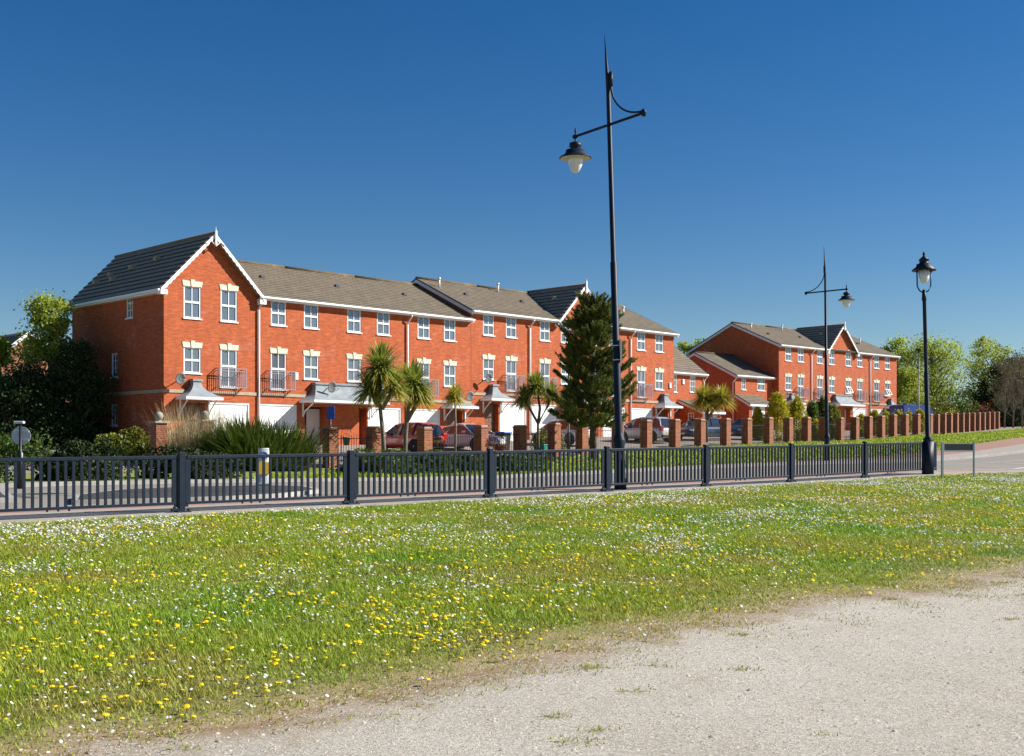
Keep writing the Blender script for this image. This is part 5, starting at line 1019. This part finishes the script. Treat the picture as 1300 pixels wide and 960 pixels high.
def column(name, label, c, r, h, n=2600, mname='leaf_gold', size=.13, group='golden conifers behind the piers'):
    t_ = thing(name, label, 'conifer', (c[0], c[1], H(*c)), 0, group); u = rng.random(n)**.8; a = rng.uniform(0, 2*PI, n); ph = rng.uniform(0, 6)
    prof = r*np.minimum(1, (u+.12)*3.5)*np.sqrt(np.clip(1-u**2.2, 0, 1))*(1+.16*np.sin(3*a+ph+u*7)+.12*np.sin(7*a+u*19)); q = prof*(1-.45*rng.random(n)**2.2)
    C = np.c_[q*np.cos(a), q*np.sin(a), .05+h*u]; m_ = 150; k = rng.integers(0, m_, n); C = np.where((rng.random(n) < .75)[:, None], C[:m_][k]*np.array([1.06, 1.06, 1.0])+rng.normal(0, .075, (n, 3))*np.array([1, 1, 1.7]), C*np.array([.8, .8, .97])); C[:, 2] = np.maximum(C[:, 2], .05); V, Fc, tn = leaves(C, size, .45, 1.4, .35); obj('foliage', npmesh('foliage', V, Fc, mname, tn), t_)
    mb = MB(); mb.tube([(0, 0, -.1), (0, 0, h*.8)], [.07, .02], 6); part('trunk', mb, 'bark', t_); return t_
def atpx(px, Y): return ((px-650)/F*Y, Y)
cons = [(962, 80, .38, 2.0, 'small pale golden conifer in front of the second house porch', 'leaf_gold'), (987, 80, .80, 3.15, 'largest golden conifer, left of the distant terrace garages', 'leaf_gold'), (1011.5, 81.5, .58, 2.85, 'golden conifer column just left of the second tall lamp', 'leaf_gold'),
        (1031, 83, .42, 2.6, 'narrow dark green conifer touching the second tall lamp', 'leaf_green'), (1036, 81, .38, 1.25, 'short golden conifer at the foot of the second tall lamp', 'leaf_gold'), (1044, 84.5, .5, 2.95, 'tallest dark green conifer behind the second lamp pole', 'leaf_green'), (1056, 83.5, .62, 2.4, 'broad dark conifer right of the second lamp pole', 'leaf_laurel'),
        (1093, 89, .36, 1.5, 'golden conifer in front of the second white garage', 'leaf_gold'), (1111, 91, .42, 1.8, 'golden conifer below the small distant porch', 'leaf_gold'), (1125, 93, .36, 1.65, 'golden conifer at the right corner of the distant terrace', 'leaf_gold'), (1141, 96, .42, 1.7, 'golden conifer left of the blue van', 'leaf_gold'), (1154, 99, .30, 1.55, 'thin golden conifer in front of the blue van', 'leaf_gold'), (1167, 101, .46, 1.75, 'golden conifer at the right end of the blue van, by the lamp', 'leaf_gold'), (1207, 106, .4, 1.6, 'last golden conifer before the tall far piers', 'leaf_gold')]
for (px, Y, r, h, l, m_) in cons: column('golden_conifer' if m_ == 'leaf_gold' else 'dark_conifer', l, atpx(px, Y), r*1.12, h, 7000, m_, group='golden conifers behind the piers' if m_ == 'leaf_gold' else 'dark conifers behind the piers')

def pine():
    c = (3.95, 56.9); t_ = thing('pine_tree', 'dark bushy pine with bare lower trunk between the white car and the tall lamp', 'tree', (c[0], c[1], H(*c))); h = 7.95
    mb = MB(); mb.tube([(0, 0, -.2), (.02, 0, 2), (.0, 0, 4.5), (-.05, 0, 7), (-.03, 0, h-.25)], [.20, .16, .11, .06, .02], 10); TP = []; TD = []
    z = 1.75
    while z < h-.3:
        u = (z-1.75)/(h-1.75); Lb = (1.85*(1-u)**.72+.38)*(.62 if z < 2.2 else 1)
        nb_ = 7 if u < .8 else 5; ph = rng.uniform(0, 6)
        for k in range(nb_):
            a = ph+2*PI*k/nb_+rng.normal(0, .25); L_ = Lb*rng.uniform(.5, 1.2); up = .02+.40*u+rng.normal(0, .10); pts = []
            for i in range(6):
                q = i/5; pts.append(np.array([math.cos(a)*L_*q, math.sin(a)*L_*q, z+L_*(up*q+.22*q*q-.10*math.sin(q*PI))]))
            mb.tube(pts, [.035*(1-u*.6)*(1-.8*i/5) for i in range(6)], 5)
            for i in range(int(15*L_)+7):
                q = rng.uniform(.35, 1.0); j = min(4, int(q*5)); p = pts[j]+(pts[j+1]-pts[j])*(q*5-j); sd = np.array([-math.sin(a), math.cos(a), 0])*rng.normal(0, .34*min(1, L_)*(1.15-q)+.11)
                tl = rng.uniform(.18, .34)
                dd_ = np.array([math.cos(a)*.75, math.sin(a)*.75, .75+.3*rng.random()])+sd*1.3+rng.normal(0, .15, 3); dd_ /= np.linalg.norm(dd_)
                for w_ in range(3): TP.append(p+sd+dd_*tl*w_/2+[0, 0, rng.normal(.0, .02)]); TD.append(dd_)
        z += .45*(1-.3*u)
    for i in range(8): TP.append(np.array([0, 0, h-.1-.12*i])); TD.append(np.array([rng.normal(0, .3), rng.normal(0, .3), 1.]))
    part('trunk', mb, 'bark', t_, True)
    TP = np.array(TP); TD = np.array(TD); TD /= np.linalg.norm(TD, axis=1)[:, None]; m_ = 44; n = len(TP)*m_; base = np.repeat(TP, m_, 0)+np.repeat(TD, m_, 0)*(rng.uniform(-.05, .08, n))[:, None]
    d = np.repeat(TD, m_, 0)*.75+rng.normal(0, .5, (n, 3)); d /= np.linalg.norm(d, axis=1)[:, None]; Ln = rng.uniform(.09, .15, n)[:, None]; sd = np.cross(d, rng.normal(size=(n, 3))); sd /= np.linalg.norm(sd, axis=1)[:, None]; sd *= .012
    V = np.stack([base-sd, base+sd, base+d*Ln], 1).reshape(-1, 3); tn = tints(n, .35, .2); cl = np.repeat(tints(len(TP), .5, .2), m_, 0); tn = tn*cl
    obj('crown', npmesh('crown', V, np.arange(3*n).reshape(n, 3), 'leaf_pine', np.repeat(tn, 3, 0)), t_)
pine()
def tree(name, label, c, h, r, trunk, n, size, mname, bark='grey_bark', clumps=60, crown_lo=.25, asp=.6, group=None, sq=1.0, spread=.16, bare=False, tv=.35, top=.5, tr=.16):
    t_ = thing(name, label, 'tree', (c[0], c[1], H(*c)), 0, group); mb = MB(); CC = []
    tp = [(0, 0, -.3), (rng.normal(0, .08), 0, h*.25), (rng.normal(0, .15), rng.normal(0, .15), h*.55), (rng.normal(0, .2), 0, h*.9)]; mb.tube(tp, [tr, tr*.8, tr*.5, tr*.12], 8)
    for i in range(clumps):
        u = rng.random(); zz = crown_lo+(1-crown_lo)*u; pr = math.sqrt(max(.02, 1-(abs((u-top*.8)/(1.02-top*.8 if u > top*.8 else top*.8+.25)))**2)); a = rng.uniform(0, 2*PI); q = r*pr*rng.uniform(.35, 1.)
        p = np.array([q*math.cos(a), q*math.sin(a)*sq, h*zz]); CC.append(p)
        s0 = np.array([0, 0, max(h*.15, p[2]-q*rng.uniform(.7, 1.3)-.2)]); m1 = s0+(p-s0)*.5+rng.normal(0, .08*r, 3); mb.tube([s0, m1, p], [tr*.28, tr*.17, tr*.05], 5)
        if bare:
            for _ in range(9):
                e_ = p+rng.normal(0, .17*r, 3)+[0, 0, .15*r]; mb.tube([m1+(p-m1)*rng.random(), e_], [.014, .006], 3, cap=False)
    part('trunk', mb, bark, t_, True); CC = np.array(CC)
    if n:
        k = rng.integers(0, len(CC), n); ss = (rng.uniform(.5, 1.3, len(CC))*spread*r)[k]; P = CC[k]+rng.normal(size=(n, 3))*ss[:, None]*np.array([1, 1, .75]); P[:, 2] = np.maximum(P[:, 2], .15)
        cl = rng.uniform(.75, 1.25, len(CC))[k]; V, Fc, tn = leaves(P, size, asp, .0, tv); tn *= np.repeat(cl, 4)[:, None]; obj('crown', npmesh('crown', V, Fc, mname, tn), t_)
    return t_
# left group
tree('leafy_tree', 'lime green broadleaf tree pressed against the shaded side of the end house', (-23.4, 58.8), 7.5, 1.7, 0, 17000, .15, 'leaf_lime', clumps=100, crown_lo=.08, top=.55, spread=.17)
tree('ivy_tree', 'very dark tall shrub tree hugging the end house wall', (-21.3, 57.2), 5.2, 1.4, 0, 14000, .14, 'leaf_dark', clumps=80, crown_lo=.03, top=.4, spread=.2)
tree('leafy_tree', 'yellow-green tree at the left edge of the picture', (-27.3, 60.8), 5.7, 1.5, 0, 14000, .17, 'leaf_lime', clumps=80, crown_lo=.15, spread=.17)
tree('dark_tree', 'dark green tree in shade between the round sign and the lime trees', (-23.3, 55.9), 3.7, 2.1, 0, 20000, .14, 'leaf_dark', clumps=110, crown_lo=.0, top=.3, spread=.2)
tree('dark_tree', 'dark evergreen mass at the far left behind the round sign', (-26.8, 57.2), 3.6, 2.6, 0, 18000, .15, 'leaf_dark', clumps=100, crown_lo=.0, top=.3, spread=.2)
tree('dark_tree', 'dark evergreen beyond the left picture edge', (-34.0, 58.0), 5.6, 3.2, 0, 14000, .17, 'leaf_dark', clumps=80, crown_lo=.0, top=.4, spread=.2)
# behind and right
tree('leafy_tree', 'pale lime treetop showing between the two terraces', (20.2, 128.), 10.1, 2.6, 0, 9000, .26, 'leaf_lime', clumps=60)
tree('leafy_tree', 'pale lime tree rising right behind the distant terrace', (49.5, 150.), 11.2, 3.6, 0, 7500, .26, 'leaf_lime', clumps=80, spread=.17, tr=.22)
tree('willow', 'broad pale green willow behind the blue van', atpx(1183, 145.), 10.6, 5.3, 0, 15000, .22, 'leaf_lime', clumps=130, crown_lo=.12, top=.55, spread=.13, tr=.3)
tree('leafy_tree', 'fresh green conical tree below the willow', atpx(1150, 138.), 7.0, 2.8, 0, 12000, .22, 'leaf_lime', clumps=70, crown_lo=.05, top=.3)
tree('airy_tree', 'tall airy light green tree behind the last brick piers', atpx(1247, 165.), 12.4, 3.6, 0, 6500, .24, 'leaf_lime', clumps=90, crown_lo=.2, spread=.13, tr=.22)
tree('airy_tree', 'tall airy tree overlapping the bare trees at the right', atpx(1272, 168.), 11.6, 3.4, 0, 5500, .24, 'leaf_lime', clumps=90, crown_lo=.2, spread=.13, tr=.22)
tree('dark_tree', 'big dark evergreen behind the bare trees at the right edge', atpx(1285, 142.), 7.6, 4.4, 0, 30000, .24, 'leaf_dark', clumps=120, crown_lo=.0, top=.3, spread=.2, tr=.3)
tree('dark_tree', 'second dark evergreen beyond the right picture edge', atpx(1335, 140.), 8.6, 4.6, 0, 22000, .26, 'leaf_dark', clumps=110, crown_lo=.0, top=.35, spread=.2, tr=.3)
for (px, Y, h, l) in ((1275, 123., 7.0, 'bare pale-trunked young tree, leftmost of the row on the right verge'), (1286, 121., 7.4, 'bare pale-trunked young tree, middle of the row on the right verge'), (1298, 119., 7.5, 'bare pale-trunked young tree at the right picture edge')):
    tree('bare_tree', l, atpx(px, Y), h, 1.9, 0, 1700, .10, 'leaf_scrub', clumps=46, crown_lo=.36, bare=True, group='bare young trees on the verge', tr=.10, top=.45)
bush('scrub', 'brown leafless scrub between the willow and the airy tree', atpx(1228, 150.), 3.6, 2.4, 4.6, 5000, .2, 'leaf_scrub', lumps=9)
bush('scrub', 'brown scrub right of the first airy tree', atpx(1246, 152.), 3.2, 2.4, 5.0, 3800, .2, 'leaf_scrub', lumps=9)
bush('olive_bush', 'olive bush behind the far piers under the willow', atpx(1190, 128.), 3.2, 2.2, 4.0, 6000, .2, 'leaf_laurel', lumps=9)
bush('olive_bush', 'olive bush behind the far piers beside the red bush', atpx(1215, 132.), 3.4, 2.2, 3.9, 6000, .2, 'leaf_green', lumps=9)
bush('olive_bush', 'green bush behind the piers right of the blue van', atpx(1178, 124.), 1.9, 1.6, 2.9, 4000, .18, 'leaf_laurel', lumps=9)
bush('red_bush', 'rusty red bush peeping over the last brick piers', atpx(1249, 128.), 1.9, 1.4, 3.3, 2600, .16, 'leaf_rust')
bush('dark_hedge', 'dark hedge at the foot of the evergreens behind the bare trees', atpx(1292, 131.), 5.5, 2.0, 3.4, 9000, .2, 'leaf_dark', lumps=12)

# ------------------------------------------------------------------ light, sky, camera
SD = np.array([.995, .095]); EL = R(33); AZ = math.atan2(SD[0], SD[1])
su = bpy.data.lights.new('sun', 'SUN'); su.energy = 5.0; su.angle = R(.53); su.color = (1, .955, .88); so = bpy.data.objects.new('sun', su); COL.objects.link(so)
so.rotation_euler = (PI/2-EL, 0, -AZ+PI)
so.rotation_euler = (R(90)-EL, 0, math.atan2(SD[1], SD[0])+PI/2)
wd = bpy.data.worlds.new('World'); SC.world = wd; wd.use_nodes = True; nt = wd.node_tree; bg = nt.nodes['Background']
sky = nt.nodes.new('ShaderNodeTexSky'); sky.sky_type = 'NISHITA'; sky.sun_disc = False; sky.sun_elevation = EL; sky.sun_rotation = AZ; sky.air_density = 1.0; sky.dust_density = .15; sky.ozone_density = 3.0; sky.altitude = 300
hs = nt.nodes.new('ShaderNodeHueSaturation'); hs.inputs['Saturation'].default_value = 1.38; hs.inputs['Value'].default_value = .97; hs.inputs['Hue'].default_value = .507
nt.links.new(sky.outputs[0], hs.inputs['Color']); nt.links.new(hs.outputs[0], bg.inputs['Color']); bg.inputs['Strength'].default_value = .053
cam = bpy.data.cameras.new('camera'); co = bpy.data.objects.new('camera', cam); COL.objects.link(co); co.location = (0, 0, EYE); co.rotation_euler = (R(90), 0, 0)
cam.sensor_width = 36; cam.lens = 36*F/1300; cam.shift_y = 90/1300; cam.clip_end = 4000; cam.clip_start = .1; SC.camera = co
SC.view_settings.view_transform = 'Standard'; SC.view_settings.look = 'None'; SC.view_settings.exposure = 0.84; SC.view_settings.gamma = 1
SC.cycles.use_denoising = True; SC.cycles.max_bounces = 6; SC.cycles.transparent_max_bounces = 12
